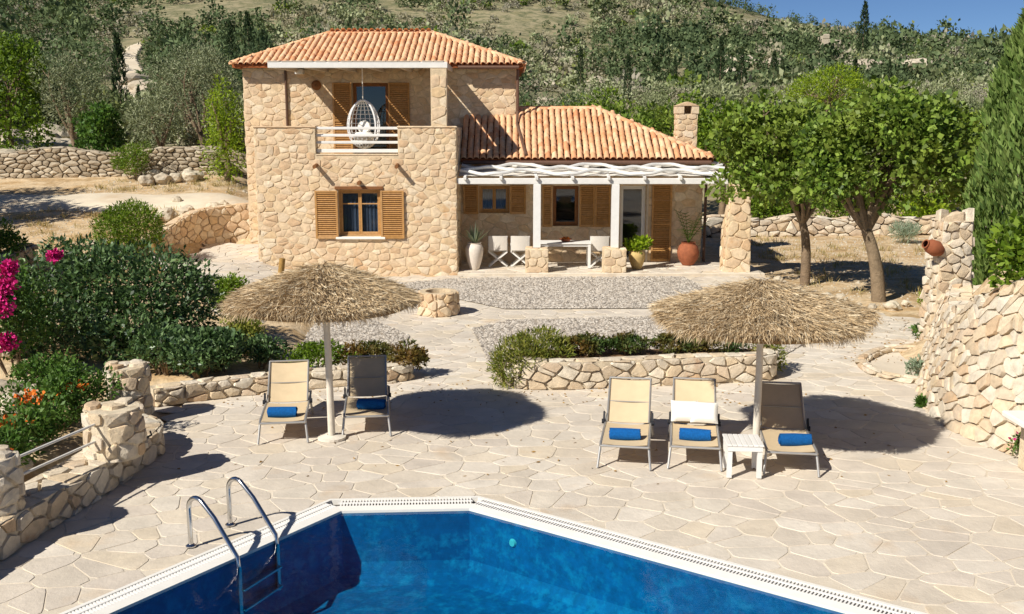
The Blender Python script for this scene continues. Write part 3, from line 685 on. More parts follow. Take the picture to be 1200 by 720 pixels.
path_wall('court_wall', 'curved ochre retaining wall left of the house', smooth_path([(-10.75, 30.2), (-10.6, 31.4), (-10.35, 32.6), (-9.9, 33.5), (-9.2, 34.0), (-8.55, 34.1)], 5), lambda u: interp([(0, .75), (1.5, 1.1), (3, 1.45), (4.8, 1.6)], u), .3, .3, .22, MATS['wall_stone'], MATS['wall_mortar'], 43, z0=.1, h=.035, back=False, most=150)
path_wall('boundary_wall', 'low pale rubble wall behind the mulberry trees', smooth_path([(7.2, 39.2), (11, 39.6), (15, 40.0), (18.5, 40)], 4), lambda u: .75 + .08 * sin(u * 2), .5, .42, .28, FS, DC, 44, z0=-.05, h=.06, bulge=.05, most=120, back=False)
round_stack('stone_post', 'round rubble gate post at the head of the pool rail', 'stone post', (*G(136, 533, .36).xy, .36), .33, .62, .26, .17, FS, FM, 51)
round_stack('stone_post', 'round rubble post behind the rail post beside the shrubs', 'stone post', (*G(152, 487, .1).xy, .1), .31, .78, .26, .17, FS, FM, 52)
round_stack('stone_post', 'rubble post cut by the left edge of the picture', 'stone post', (*G(-8, 600, .36).xy, .36), .28, .62, .26, .17, FS, FM, 53)
round_stack('stone_well', 'small round stone well beside the gravel bed', 'well', (*G(514, 368).xy, 0), .45, .55, .24, .16, MATS['wall_stone'], MATS['wall_mortar'], 54, hole=.3)
# ------------------------------------------------------------------ the house
WS, WM = MATS['wall_stone'], MATS['wall_mortar']
TX0, TX1, TY = -7.33, -1.59, 29.5                            # the tower with the balcony
UX0, UX1, UY, UYB = -8.6, .12, 33.5, 39.5                    # the two storey block behind it
WX1, WY, WYB = 5.85, 31.6, 36.4                              # the low wing with the veranda
house = thing('stone_house', 'two storey honey stone house with orange tiled roofs and a balcony', 'house', (-1, 33, 0))
def wall_boxes(mb, x0, x1, z0, z1, y0, y1, holes):           # a wall in the XZ plane with openings
    xs = sorted({x0, x1, *[v for h in holes for v in (h[0], h[2]) if x0 < v < x1]}); zs = sorted({z0, z1, *[v for h in holes for v in (h[1], h[3]) if z0 < v < z1]})
    for a, b in zip(xs, xs[1:]):
        for c, d in zip(zs, zs[1:]):
            if any(h[0] < (a + b) / 2 < h[2] and h[1] < (c + d) / 2 < h[3] for h in holes): continue
            mb.box2((a, y0, c), (b, y1, d))
def facade(name, x0, x1, z0, z1, y, thick, holes, cw, ch, seed, most, extra=None, h=.015):
    mb = MB(); wall_boxes(mb, x0, x1, z0, z1, y, y + thick, holes)
    if extra: extra(mb)
    o = mb.build(name, WM, house, world=True)
    hs = [(a - x0 - .01, b - z0 - .01, c - x0 + .01, d - z0 + .01) for a, b, c, d in holes]
    stones(cells(x1 - x0, z1 - z0, cw, ch, seed, .44, holes=hs, drop=.24), plane_map((x0, y, z0), (1, 0, 0), (0, 0, 1), (0, -1, 0)), WS, o, g=.010, h=h, bulge=.012, seed=seed, most=most)
    return o
def side_stones(parent, x, y0, y1, z0, z1, nx, seed, cw=.36, ch=.25):
    mp = plane_map((x, y0, z0), (0, 1, 0), (0, 0, 1), (nx, 0, 0)) if nx > 0 else plane_map((x, y1, z0), (0, -1, 0), (0, 0, 1), (nx, 0, 0))
    stones(cells(y1 - y0, z1 - z0, cw, ch, seed, .4), mp, WS, parent, g=.012, h=.02, bulge=.01, seed=seed, most=0, rest='side_stones')
WIN = (-5.0, 1.12, -3.78, 2.46)
BX0, BX1, BZ, PZ = -5.6, -3.25, 3.44, 4.21                   # the gap in the parapet with the white rails
def tower_extra(mb):
    mb.box2((TX0, TY + .402, -.2), (TX0 + .4, UY, PZ - .003)); mb.box2((TX1 - .4, TY + .402, -.2), (TX1, UY - .1, PZ - .003))
    mb.box2((TX0 + .41, TY + .41, 3.12), (TX1 - .41, UY, 3.3))
tower = facade('tower_wall', TX0, TX1, -.1, PZ, TY, .4, [WIN, (BX0, BZ, BX1, PZ + .1)], .26, .175, 71, 300, tower_extra)
side_stones(tower, TX1, TY, UY - .1, 0, PZ, 1, 72); side_stones(tower, TX0, TY, UY, 0, PZ, -1, 73)
mb = MB()
for a, b in ((TX0, BX0), (BX1, TX1)): mb.box2((a - .02, TY - .035, PZ + .002), (b + .02, TY + .43, PZ + .05), .015)
mb.box2((BX0 + .01, TY - .02, BZ + .002), (BX1 - .01, TY + .42, BZ + .035), .01); mb.build('parapet_cap', MATS['wall_stone'], house, world=True)
# balcony rails
for i, z in enumerate((3.56, 3.80, 4.0, 4.2)):
    MB().beam((BX0 + .005, TY + .16, z), (BX1 - .005, TY + .16, z), .05, .075 if i else .1, .008).build('balcony_rail', MATS['white_wood'], house, world=True)
# upper block
DOORU = (-5.12, 3.3, -3.97, 5.6)
def up_extra(mb):
    mb.box2((UX0, UY + .402, -.2), (UX0 + .4, UYB, 6.1)); mb.box2((UX1 - .4, UY + .402, 2.5), (UX1, UYB, 6.1)); mb.box2((UX0 + .41, UYB - .4, -.2), (UX1 - .41, UYB, 6.1))
    mb.box2((UX0 + .41, UY + .41, 3.1), (UX1 - .41, UYB - .41, 3.25))
upper = facade('upper_wall', UX0, UX1, -.1, 6.12, UY, .4, [DOORU], .29, .19, 74, 200, up_extra)
side_stones(upper, UX1, UY, UYB, 4.3, 6.1, 1, 75); side_stones(upper, UX0, UY, UYB, 0, 6.1, -1, 76)
# wing
W1 = (-1.02, 1.6, -.08, 2.44); W2 = (1.26, 1.2, 2.05, 2.44); D1 = (3.33, .08, 4.12, 2.44)
def wing_extra(mb):
    mb.box2((WX1 - .4, WY + .402, -.1), (WX1, WYB, 3.2)); mb.box2((UX1 + .02, WYB - .4, -.1), (WX1 - .41, WYB, 3.2))
    mb.box2((TX1 + .02, WY + .41, 2.95), (WX1 - .41, WYB - .41, 3.1))
wing = facade('veranda_wall', TX1 + .003, WX1, -.1, 3.2, WY, .4, [W1, W2, D1], .34, .23, 77, 120, wing_extra, h=.015)
side_stones(wing, WX1, WY, WYB, 0, 3.2, 1, 78)
# the sloping pier that closes the veranda on the right
def pier():
    o = MB(); x0, x1, y0, y1 = 6.16, 6.9, 29.45, 30.15; z1 = 2.62
    rows = [[(x0 + dx0, y0 + .0, z), (x1 + dx1, y0, z), (x1 + dx1, y1, z), (x0 + dx0, y1, z), (x0 + dx0, y0, z)] for z, dx0, dx1 in ((-.1, 0, .02), (1.0, .03, 0), (1.9, .12, -.04), (z1, .22, -.06))]
    o.sheet(rows); o.add(rows[-1][:4], [(0, 1, 2, 3)]); c = o.build('pier', WM, house, world=True)
    def edge(v): return interp([(0, 0), (1.0, .03), (1.9, .12), (z1, .22)], v), interp([(0, .02), (1, 0), (1.9, -.04), (z1, -.06)], v)
    def mp(u, v, h):
        a, b = edge(v); return (lerp(x0 + a, x1 + b, u / .74), y0 - h, v)
    stones(cells(.74, z1, .34, .27, 79, .36), mp, WS, c, seed=79, h=.03)
    def mp2(u, v, h): return (x0 + edge(v)[0] - h, y1 - u, v)
    stones(cells(.7, z1, .34, .27, 80, .36), mp2, WS, c, seed=80, h=.03)
pier()
# veranda floor and step
mb = MB(); mb.box2((TX1 + .02, 29.25, -.1), (7.3, WY - .002, .075), .01); vf = mb.build('veranda_floor', MATS['paving_joint'], house, world=True)
stones(cells(8.8, 2.3, .5, .42, 83, .38), plane_map((TX1 + .05, 29.27, .075), (1, 0, 0), (0, 1, 0), (0, 0, 1)), MATS['paving'], vf, name='floor_stone', g=.015, h=.01, bulge=.003, seed=84, most=0, rest='floor_stones')

# ---- openings
def louvre(name, x0, x1, z0, z1, y, m, parent, leaves=1, panel=False):
    """A louvred shutter: stiles, rails and slats; y is its front."""
    o = MB(); f = .055
    for k in range(leaves):
        a = lerp(x0, x1, k / leaves) + .004; b = lerp(x0, x1, (k + 1) / leaves) - .004
        for xa, xb in ((a, a + f), (b - f, b)): o.box2((xa, y, z0), (xb, y + .04, z1), .006)
        zr = [(z0, z0 + f * 1.3), (z1 - f, z1)]
        if z1 - z0 > 1.6: zr.append((lerp(z0, z1, .47), lerp(z0, z1, .47) + f))
        for za, zb in zr: o.box2((a + f, y + .003, za), (b - f, y + .037, zb), .004)
        n = int((z1 - z0) / .062); R = Matrix.Rotation(radians(38), 3, 'X')
        for i in range(n):
            z = z0 + f + (i + .6) * (z1 - z0 - 2 * f) / n; o.box(((a + b) / 2, y + .02, z), (b - a - 2 * f, .046, .009), R)
        o.box2((a + f, y + .032, z0 + f), (b - f, y + .037, z1 - f))
    return o.build(name, m, house, world=True)
def window(name, hole, y, m, cols=2, bar=None, curtain=False, dark='interior', reveal=.13, open_=False):
    x0, z0, x1, z1 = hole; yy = y + reveal; f = .06
    o = MB()
    for a, b in (((x0, z0), (x0 + f, z1)), ((x1 - f, z0), (x1, z1)), ((x0 + f, z0), (x1 - f, z0 + f)), ((x0 + f, z1 - f), (x1 - f, z1))): o.box2((a[0], yy, a[1]), (b[0], yy + .07, b[1]), .006)
    fr = o.build(name, m, house, world=True)
    wx = (x1 - x0 - 2 * f) / cols
    for k in range(cols):
        a = x0 + f + k * wx; b = a + wx
        if open_ and k == 1: pass
        sash = MB()
        for p, q in (((a, z0 + f), (a + .05, z1 - f)), ((b - .05, z0 + f), (b, z1 - f)), ((a + .05, z0 + f), (b - .05, z0 + f + .06)), ((a + .05, z1 - f - .05), (b - .05, z1 - f))): sash.box2((p[0] + .002, yy + .012, p[1]), (q[0] - .002, yy + .055, q[1]), .005)
        if bar: zb = lerp(z0, z1, bar); sash.box2((a + .05, yy + .018, zb), (b - .05, yy + .05, zb + .035), .004)
        so_ = sash.build('sash', m, fr)
        MB().box2((a + .045, yy + .032, z0 + f + .05), (b - .045, yy + .038, z1 - f - .045)).build('pane', MATS['pane_glass'], fr)
    if curtain:
        rows = [[], []]
        for i in range(41):
            x = lerp(x0 + .05, x1 - .05, i / 40)
            for r, z in zip(rows, (z0 + .05, z1 - .05)): r.append((x, yy + .12 + .02 * sin(i * 1.6), z))
        MB().sheet(rows).build('curtain', MATS['curtain'], fr)
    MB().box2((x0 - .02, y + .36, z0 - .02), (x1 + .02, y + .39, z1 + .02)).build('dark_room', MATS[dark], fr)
    return fr
WD, WDD = MATS['wood'], MATS['wood_dark']
window('window', WIN, TY, WD, 2, .68, curtain=True)
louvre('shutter', -5.66, -5.0, 1.06, 2.44, TY - .085, WD, house); louvre('shutter', -3.78, -3.1, 1.06, 2.44, TY - .085, WD, house)
MB().box2((-5.08, TY - .1, 1.04), (-3.66, TY + .14, 1.108), .012).build('window_sill', MATS['plaster'], house, world=True)
MB().box2((-5.08, TY - .05, 2.47), (-3.7, TY + .12, 2.56), .01).build('lintel', MATS['wood_dark'], house, world=True)
window('balcony_door', DOORU, UY, WDD, 1, None, reveal=.2); louvre('shutter', -5.75, -5.13, 3.32, 5.6, UY - .08, WD, house); louvre('shutter', -3.96, -3.28, 3.32, 5.6, UY - .08, WD, house)
window('window', W1, WY, WD, 2, None, curtain=True); louvre('shutter', -1.5, -1.03, 1.58, 2.46, WY - .075, WD, house); louvre('shutter', -.07, .43, 1.58, 2.46, WY - .075, WD, house)
window('window', W2, WY, WDD, 1, None); louvre('shutter', .93, 1.25, 1.18, 2.46, WY - .075, WD, house); louvre('shutter', 2.07, 3.03, 1.18, 2.46, WY - .075, WD, house, 2)
window('door', D1, WY, MATS['white_wood'], 1, None); louvre('shutter', 4.3, 4.92, .12, 2.5, WY - .08, WD, house)
mb = MB(); mb.box2((4.14, WY - .06, .1), (4.2, WY - .01, 2.48)); mb.build('door_post', MATS['weathered'], house, world=True)
# log water spouts and the stub over the window
for x, z in ((-5.58, 3.17), (-3.27, 3.17)):
    MB().tube([(x, TY + .1, z), (x + .01, TY - .42, z - .04)], [.06, .055], 8).build('water_spout', WDD, house, world=True)
MB().tube([(-4.36, TY + .1, 2.68), (-4.36, TY - .26, 2.66)], [.06, .055], 8).build('lamp_bracket', WDD, house, world=True)
MB().lathe([(.01, 0), (.13, .0), (.16, .03), (.1, .08), (.02, .1)], 16).build('wall_lamp', WDD, house, world=True)
lampo = bpy.data.objects['wall_lamp']; lampo.location = (0, 0, 0)
lampo.matrix_parent_inverse = Matrix.Translation(-Vector(house.location)) @ Matrix.Translation((-6.25, UY - .02, 5.52)) @ Matrix.Rotation(pi / 2, 4, 'X')

# ---- roofs
def tile_mesh():
    mb = MB(); rows = []
    for t, r in ((0, .09), (.5, .083), (1, .072)):
        rows.append([(r * cos(a), t * .37, r * sin(a) * .85 - .012 * t) for a in [pi * k / 6 for k in range(7)]])
    mb.sheet(rows); n = len(mb.v); mb.add([(r[0] * .82, 0, r[2] * .8) for r in rows[0]], [])
    for k in range(6): mb.f.append((k + 1, k, n + k, n + k + 1))
    return mb.mesh('tile', MATS['tile'], True)
TILE = tile_mesh()
tv = [Vector(v.co) for v in TILE.vertices]; tf = [tuple(p.vertices) for p in TILE.polygons]
def roof_plane(parent, E0, E1, up, poly, cw, rl, most, seed, rest, lift=.03):
    """Barrel tiles on the plane through the eave E0-E1; poly is in (along, upslope) coordinates."""
    rg = random.Random(seed); E0 = Vector(E0); a = (Vector(E1) - E0).normalized(); up = Vector(up).normalized(); n = a.cross(up).normalized()
    L = (Vector(E1) - E0).length; nc = round(L / cw); cw = L / nc; smax = max(p[1] for p in poly); D = []
    for i in range(nc):
        x = (i + .5) * cw; s_ = -.07
        while s_ < smax:
            if in_poly(x, max(.02, s_ + rl * .4), poly):
                R = Matrix((a, up, n)).transposed(); j = Matrix.Rotation(rg.uniform(-.035, .035), 3, 'Z') @ Matrix.Rotation(rg.uniform(.06, .10), 3, 'X')
                D.append((E0 + a * (x + rg.uniform(-.008, .008)) + up * (s_ + rg.uniform(-.015, .015)) + n * (lift + .012), R @ j))
            s_ += rl
    camp = Vector((0, 0, CAM_H)); D.sort(key=lambda d: (d[0] - camp).length)
    for p, R in D[:most]:
        o = bpy.data.objects.new('tile', TILE); o.matrix_basis = Matrix.Translation(p) @ R.to_4x4(); COL.objects.link(o); o.parent = parent
    if len(D) > most:
        mb = MB()
        for p, R in D[most:]: mb.add([p + R @ v for v in tv], tf)
        o = mb.build(rest, MATS['tile'], parent, smooth=True); o['kind'] = 'stuff'
def ridge_tiles(parent, P, Q, rg, r=1.35):
    P = Vector(P); Q = Vector(Q); d = (Q - P); n = int(d.length / .34); d.normalize(); sd = d.cross(Vector((0, 0, 1))).normalized(); up = sd.cross(d)
    for k in range(n):
        o = bpy.data.objects.new('ridge_tile', TILE); R = Matrix((sd, d, up)).transposed() @ Matrix.Rotation(rg.uniform(-.05, .05), 3, 'Z') @ Matrix.Rotation(.06, 3, 'X')
        o.matrix_basis = Matrix.Translation(P + d * (k * .34) + up * .03) @ (R @ Matrix.Scale(r, 3)).to_4x4(); COL.objects.link(o); o.parent = parent
def hip_roof(name, x0, x1, y0, y1, ze, zr, rx0, rx1, seed, most, hipl=True, hipr=True, front_poly=None):
    ym = (y0 + y1) / 2; P = [(x0, y0, ze), (x1, y0, ze), (x1, y1, ze), (x0, y1, ze), (rx0, ym, zr), (rx1, ym, zr)]
    fs = [(0, 1, 5, 4), (2, 3, 4, 5), (1, 2, 5), (3, 0, 4)]
    mb = MB(); mb.add(P, fs); mb.add([(p[0], p[1], p[2] - .09) for p in P[:4]], [(3, 2, 1, 0)])
    for i in range(4):
        a, b = P[i], P[(i + 1) % 4]; mb.add([a, b, (b[0], b[1], b[2] - .09), (a[0], a[1], a[2] - .09)], [(3, 2, 1, 0)])
    o = mb.build(name, MATS['tile_under'], house, world=True)
    sl = sqrt((ym - y0) ** 2 + (zr - ze) ** 2); up = Vector((0, ym - y0, zr - ze))
    fp = front_poly or [(0, 0), (x1 - x0, 0), (rx1 - x0, sl), (rx0 - x0, sl)]
    roof_plane(o, (x0, y0, ze), (x1, y0, ze), up, fp, .195, .295, most, seed, 'more_tiles')
    roof_plane(o, (x1, y1, ze), (x0, y1, ze), Vector((0, y0 - ym, zr - ze)), [(0, 0), (x1 - x0, 0), (x1 - rx0, sl), (x1 - rx1, sl)], .195, .295, 0, seed + 1, 'back_tiles')
    if hipr:
        s2 = sqrt((x1 - rx1) ** 2 + (zr - ze) ** 2); roof_plane(o, (x1, y0, ze), (x1, y1, ze), Vector((rx1 - x1, 0, zr - ze)), [(0, 0), (y1 - y0, 0), ((y1 - y0) / 2, s2)], .195, .295, 0, seed + 2, 'side_tiles')
    if hipl:
        s2 = sqrt((rx0 - x0) ** 2 + (zr - ze) ** 2); roof_plane(o, (x0, y1, ze), (x0, y0, ze), Vector((rx0 - x0, 0, zr - ze)), [(0, 0), (y1 - y0, 0), ((y1 - y0) / 2, s2)], .195, .295, 0, seed + 3, 'side_tiles')
    rg = random.Random(seed)
    ridge_tiles(o, P[4], P[5], rg)
    if hipr: ridge_tiles(o, P[1], P[5], rg)
    if hipl: ridge_tiles(o, P[0], P[4], rg)
    return o
hip_roof('upper_roof', -8.82, .35, 33.1, 39.9, 6.14, 7.34, -6.25, -2.75, 91, 300)
hip_roof('wing_roof', TX1 + .03, 6.08, 31.2, 36.8, 3.27, 4.74, TX1 + .03, 2.75, 95, 300, hipl=False, front_poly=[(0, 0), (6.08 - TX1 - .03, 0), (2.75 - TX1, 3.16), (UX1 - TX1 - .03, 3.16), (UX1 - TX1 - .03, 2.55), (0, 2.55)])
# gutters and downpipes
MB().tube([(UX1 + .1, 33.05, 6.06), (-1.7, 33.05, 6.06)], .055, 8).build('gutter', MATS['gutter_metal'], house, world=True)
MB().tube([(TX1 + .1, 31.12, 3.17), (6.0, 31.12, 3.17)], .06, 8).build('gutter', MATS['gutter_metal'], house, world=True)
MB().tube([(UX1 + .06, 33.3, 6.0), (UX1 + .06, 33.38, 4.7), (.16, 32.9, 4.31), (.42, 31.12, 3.4)], .045, 8).build('downpipe', MATS['gutter_metal'], house, world=True)
MB().tube([(-7.22, UY - .06, 6.0), (-7.22, UY - .06, 3.3)], .04, 8).build('downpipe', MATS['metal_brown'], house, world=True)
MB().tube([(5.95, WY - .05, 3.1), (5.95, WY - .05, .1)], .045, 8).build('downpipe', MATS['metal_brown'], house, world=True)
mb = MB(); mb.box2((UX0 - .1, UY - .35, 6.05), (UX1 + .1, UY - .003, 6.075)); mb.box2((TX1 + .05, WY - .36, 3.1), (WX1 + .1, WY - .003, 3.13)); mb.build('eave_board', WDD, house, world=True)
# chimney
def chimney():
    x0, x1, y0, y1 = 5.28, 5.92, 33.2, 33.85; mb = MB(); mb.box2((x0, y0, 3.0), (x1, y1, 4.62)); c = mb.build('chimney', WM, house, world=True)
    for k, (mp, wd) in enumerate(((plane_map((x0, y0, 3.2), (1, 0, 0), (0, 0, 1), (0, -1, 0)), x1 - x0), (plane_map((x0, y1, 3.2), (0, -1, 0), (0, 0, 1), (-1, 0, 0)), y1 - y0))):
        stones(cells(wd, 1.42, .3, .17, 85 + k, .2), mp, WS, c, seed=85 + k, h=.02)
    mb = MB(); zc = 4.62
    for xa, xb in ((x0 - .03, x0 + .2), (x1 - .2, x1 + .03)): mb.box2((xa, y0 - .03, zc + .002), (xb, y1 + .03, zc + .25), .01)
    mb.box2((x0 + .201, y1 - .2, zc + .002), (x1 - .201, y1 - .02, zc + .248))
    rows = [[(lerp(x0 - .05, x1 + .05, k / 8), y, zc + .252 + .13 * (1 - abs(k - 4) / 4)) for k in range(9)] for y in (y0 - .05, y1 + .05)]
    mb.sheet(rows); mb.add(rows[0], [tuple(range(9))]); mb.add([(x0 - .05, y0 - .05, zc + .252), (x1 + .05, y0 - .05, zc + .252), (x1 + .05, y1 + .05, zc + .252), (x0 - .05, y1 + .05, zc + .252)], [(3, 2, 1, 0)])
    mb.build('chimney_hood', WS, house, world=True)
chimney()
# balcony canopy: column, white fascia, rafters and boards
mb = MB(); mb.box2((-2.3, TY + .06, PZ + .052), (-1.85, TY + .5, 5.86)); col = mb.build('balcony_column', WM, house, world=True)
stones(cells(.45, 1.6, .45, .26, 87, .12), plane_map((-2.3, TY + .06, PZ + .052), (1, 0, 0), (0, 0, 1), (0, -1, 0)), WS, col, seed=87, h=.02)
MB().beam((-6.9, TY + .22, 5.96), (-1.83, TY + .22, 5.96), .12, .17, .01).build('balcony_fascia', MATS['white_wood'], house, world=True)
for x in (-6.82, -5.9, -5.0, -4.1, -3.2, -2.3, -1.92): MB().beam((x, TY + .285, 5.95), (x, UY - .003, 6.0), .09, .14, .008).build('balcony_rafter', MATS['weathered'], house, world=True)
rg = random.Random(6); x = -6.9
while x < -1.95:
    wd = rg.uniform(.26, .34); gap = .012 if rg.random() < .72 else .075
    MB().beam((x + wd / 2, TY + .15, 6.062), (x + wd / 2, UY - .42, 6.105), wd, .03).build('canopy_board', MATS['weathered'], house, world=True); x += wd + gap
MB().box2((-6.86, UY - .35, 5.86), (-6.62, UY - .005, 6.0)).build('rafter_pad', MATS['white_wood'], house, world=True)

# ------------------------------------------------------------------ veranda pergola
def pergola():
    root = thing('veranda_pergola', 'white timber pergola of wavy branches on two posts in front of the veranda', 'pergola', (2.2, 29.6, 0)); M_ = MATS['white_wood']
    MB().beam((TX1 + .02, 29.62, 2.7), (6.2, 29.62, 2.7), .14, .17, .012).build('beam', M_, root, world=True)
    for x in (.72, 2.98):
        MB().box2((x - .105, 29.515, .78), (x + .105, 29.725, 2.612), .012).build('post', M_, root, world=True)
        mb = MB(); mb.box2((x - .33, 29.34, .05), (x + .33, 29.94, .765), .02); p = mb.build('plinth', WM, root, world=True)
        stones(cells(.66, .69, .34, .24, int(x * 10), .3), plane_map((x - .33, 29.34, .075), (1, 0, 0), (0, 0, 1), (0, -1, 0)), WS, p, seed=3, h=.02)
        stones(cells(.66, .6, .34, .3, int(x * 10) + 1, .3), plane_map((x - .33, 29.34, .765), (1, 0, 0), (0, 1, 0), (0, 0, 1)), WS, p, name='cap_stone', seed=4, h=.02)
    rg = random.Random(2)
    for i in range(8):                                       # bearers from the beam to the wall
        x = -1.35 + i * 1.03; MB().beam((x, 29.45, 2.79), (x + rg.uniform(-.1, .1), WY - .003, 3.02), .08, .1, .01).build('rafter', M_, root, world=True)
    rows = []
    for j in range(5):
        t = j / 4; rows.append([(lerp(TX1 + .05, 6.05, i / 40), lerp(29.72, WY - .05, t), lerp(2.83, 3.05, t) + .012 * sin(i * 1.9) + .02) for i in range(41)])
    mbc = MB().sheet(rows); mbc.sheet([[(p_[0], p_[1], p_[2] - .015) for p_ in r[::-1]] for r in rows]); mbc.build('shade_cover', MATS['canvas'], root, world=True)
    for j, (y, ph) in enumerate(((29.75, 0), (30.25, pi), (30.8, .6), (31.25, pi + .4))):
        pts = []; zz = 2.94 + (y - 29.6) * .115
        for i in range(61):
            x = TX1 + .1 + i * (7.75 / 60); pts.append((x, y + .2 * sin(x * 2.9 + ph), zz + .055 * sin(x * 2.9 + ph + .5) + .012 * sin(x * 9 + j)))
        MB().tube(pts, .048, 7).build('wavy_branch', M_, root, world=True, smooth=True)
pergola()
# ------------------------------------------------------------------ leaf clouds
def leaf_quads(P, D, L, Wd, rng, fold=.18):
    n = len(P); r = rng.normal(size=(n, 3)); Sd = np.cross(D, r); Sd /= np.linalg.norm(Sd, axis=1)[:, None] + 1e-9; N = np.cross(D, Sd)
    L = np.asarray(L)[:, None]; Wd = np.asarray(Wd)[:, None]
    V = np.stack([P, P + D * L * .45 + Sd * Wd * .5 + N * L * fold * .5, P + D * L, P + D * L * .45 - Sd * Wd * .5 + N * L * fold * .5], axis=1)
    return V.reshape(-1, 3), np.arange(n * 4).reshape(-1, 4)
def unit(a): return a / (np.linalg.norm(a, axis=1)[:, None] + 1e-9)
def cloud(lobes, n, leaf, aspect, seed, shell=.22, out=.6, up=.25, droop=0.0, zmin=None):
    """Leaf quads spread through the outer shells of ellipsoid lobes (cx,cy,cz,rx,ry,rz)."""
    rng = np.random.default_rng(seed); lb = np.array(lobes, dtype=float); wgt = (lb[:, 3] * lb[:, 4] * lb[:, 5]) ** (2 / 3); idx = rng.choice(len(lb), n, p=wgt / wgt.sum()); q = lb[idx]
    d = unit(rng.normal(size=(n, 3))); rr = np.clip(1 - np.abs(rng.normal(size=n)) * shell + rng.normal(size=n) * .05, .15, 1.15)
    lump = 1 + .13 * np.sin(d[:, 0] * 5 + q[:, 0] * 3) * np.sin(d[:, 1] * 5 + 1.3 + q[:, 1]) * np.sin(d[:, 2] * 5 + 2.1)
    P = q[:, :3] + d * q[:, 3:] * (rr * lump)[:, None]
    if zmin is not None:
        k = P[:, 2] > zmin; P = P[k]; d = d[k]
    m = len(P); D = unit(d * out + rng.normal(size=(m, 3)) * .6 + np.array([0, 0, up - droop]))
    L = leaf * rng.uniform(.6, 1.35, m)
    return leaf_quads(P, D, L, L * aspect * rng.uniform(.8, 1.2, m), rng)
def auto_lobes(rx, ry, rz, k, seed, c=None, s=(.28, .5), flat=0.0):
    rg = random.Random(seed); c = c or (0, 0, rz * .95); L = [(c[0], c[1], c[2], rx * .72, ry * .72, rz * .72)]
    for i in range(k):
        a = rg.uniform(0, 2 * pi); e = math.asin(rg.uniform(-.45, 1)); f = rg.uniform(*s); q = rg.uniform(.55, .78)
        L.append((c[0] + rx * q * cos(a) * cos(e), c[1] + ry * q * sin(a) * cos(e), c[2] + rz * q * sin(e), rx * f, ry * f, rz * f * (1 - flat)))
    return L
def limb(p, q, rg, n=6, wob=.08):
    p = Vector(p); q = Vector(q); L = (q - p).length; o1 = Vector((rg.uniform(-1, 1), rg.uniform(-1, 1), rg.uniform(-.3, .3))) * wob * L
    return [p.lerp(q, i / n) + o1 * sin(pi * i / n) + Vector((0, 0, .08 * L * sin(pi * i / n))) for i in range(n + 1)]
def taper(r0, r1, n): return [lerp(r0, r1, i / n) for i in range(n + 1)]
def shrub(name, label, cat, loc, lobes, n, leaf, aspect, m, seed, group=None, stems=5, sh=.22, up=.25, droop=0.0, flowers=None, rz=0.0, sr=.02, part='foliage', zmin=None):
    root = thing(name, label, cat, loc, rz, group); V, Q = cloud(lobes, n, leaf, aspect, seed, sh, up=up, droop=droop, zmin=zmin)
    link(bpy.data.objects.new(part, np_mesh(part, V, Q, MATS[m])), root)
    if stems:
        rg = random.Random(seed); mb = MB()
        for i in range(stems):
            l = lobes[rg.randrange(len(lobes))]; q = (l[0] + rg.uniform(-.4, .4) * l[3], l[1] + rg.uniform(-.4, .4) * l[4], l[2]); p = (q[0] * .25, q[1] * .25, -.08)
            mb.tube(limb(p, q, rg), taper(sr, sr * .4, 6), 5)
        mb.build('stem', MATS['bark'], root, smooth=True)
    if flowers:
        fm, fn, fl = flowers
        for i, l in enumerate(fl):
            V, Q = cloud([l], fn // len(fl), leaf * .75, .9, seed + 5 + i, .6, out=.6); link(bpy.data.objects.new('flower_cluster', np_mesh('flower_cluster', V, Q, MATS[fm])), root)['kind'] = 'stuff'
    return root
def tree(name, label, cat, loc, trunk, lobes, n, leaf, aspect, m, seed, group=None, sh=.22, r0=.14, up=.25, droop=0.0, branches=8, rz=0.0, out=.6):
    """trunk: list of points from the ground to the fork; limbs run from there into the lobes."""
    root = thing(name, label, cat, loc, rz, group); rg = random.Random(seed); mb = MB()
    tp = smooth_path(trunk, 4); mb.tube(tp, taper(r0 * 1.15, r0 * .8, len(tp) - 1), 10); top = Vector(trunk[-1])
    big = sorted(lobes, key=lambda l: -l[3]); 
    for i in range(branches):
        l = lobes[i % len(lobes)]; q = Vector((l[0] + rg.uniform(-.3, .3) * l[3], l[1] + rg.uniform(-.3, .3) * l[4], l[2] + rg.uniform(-.1, .4) * l[5])); pts = limb(top - Vector((0, 0, .05)), q, rg, 7, .12)
        rb = r0 * rg.uniform(.45, .65); mb.tube(pts, taper(rb, rb * .25, 7), 7)
        for j in range(2):
            k = rg.randint(3, 6); q2 = pts[k] + Vector((rg.uniform(-1, 1), rg.uniform(-1, 1), rg.uniform(.1, .9))) * l[3] * .6; mb.tube(limb(pts[k], q2, rg, 4, .1), taper(rb * .4, rb * .12, 4), 5)
    mb.build('trunk', MATS['bark'], root, smooth=True)
    V, Q = cloud(lobes, n, leaf, aspect, seed, sh, up=up, droop=droop, out=out); link(bpy.data.objects.new('crown', np_mesh('crown', V, Q, MATS[m])), root)
    return root
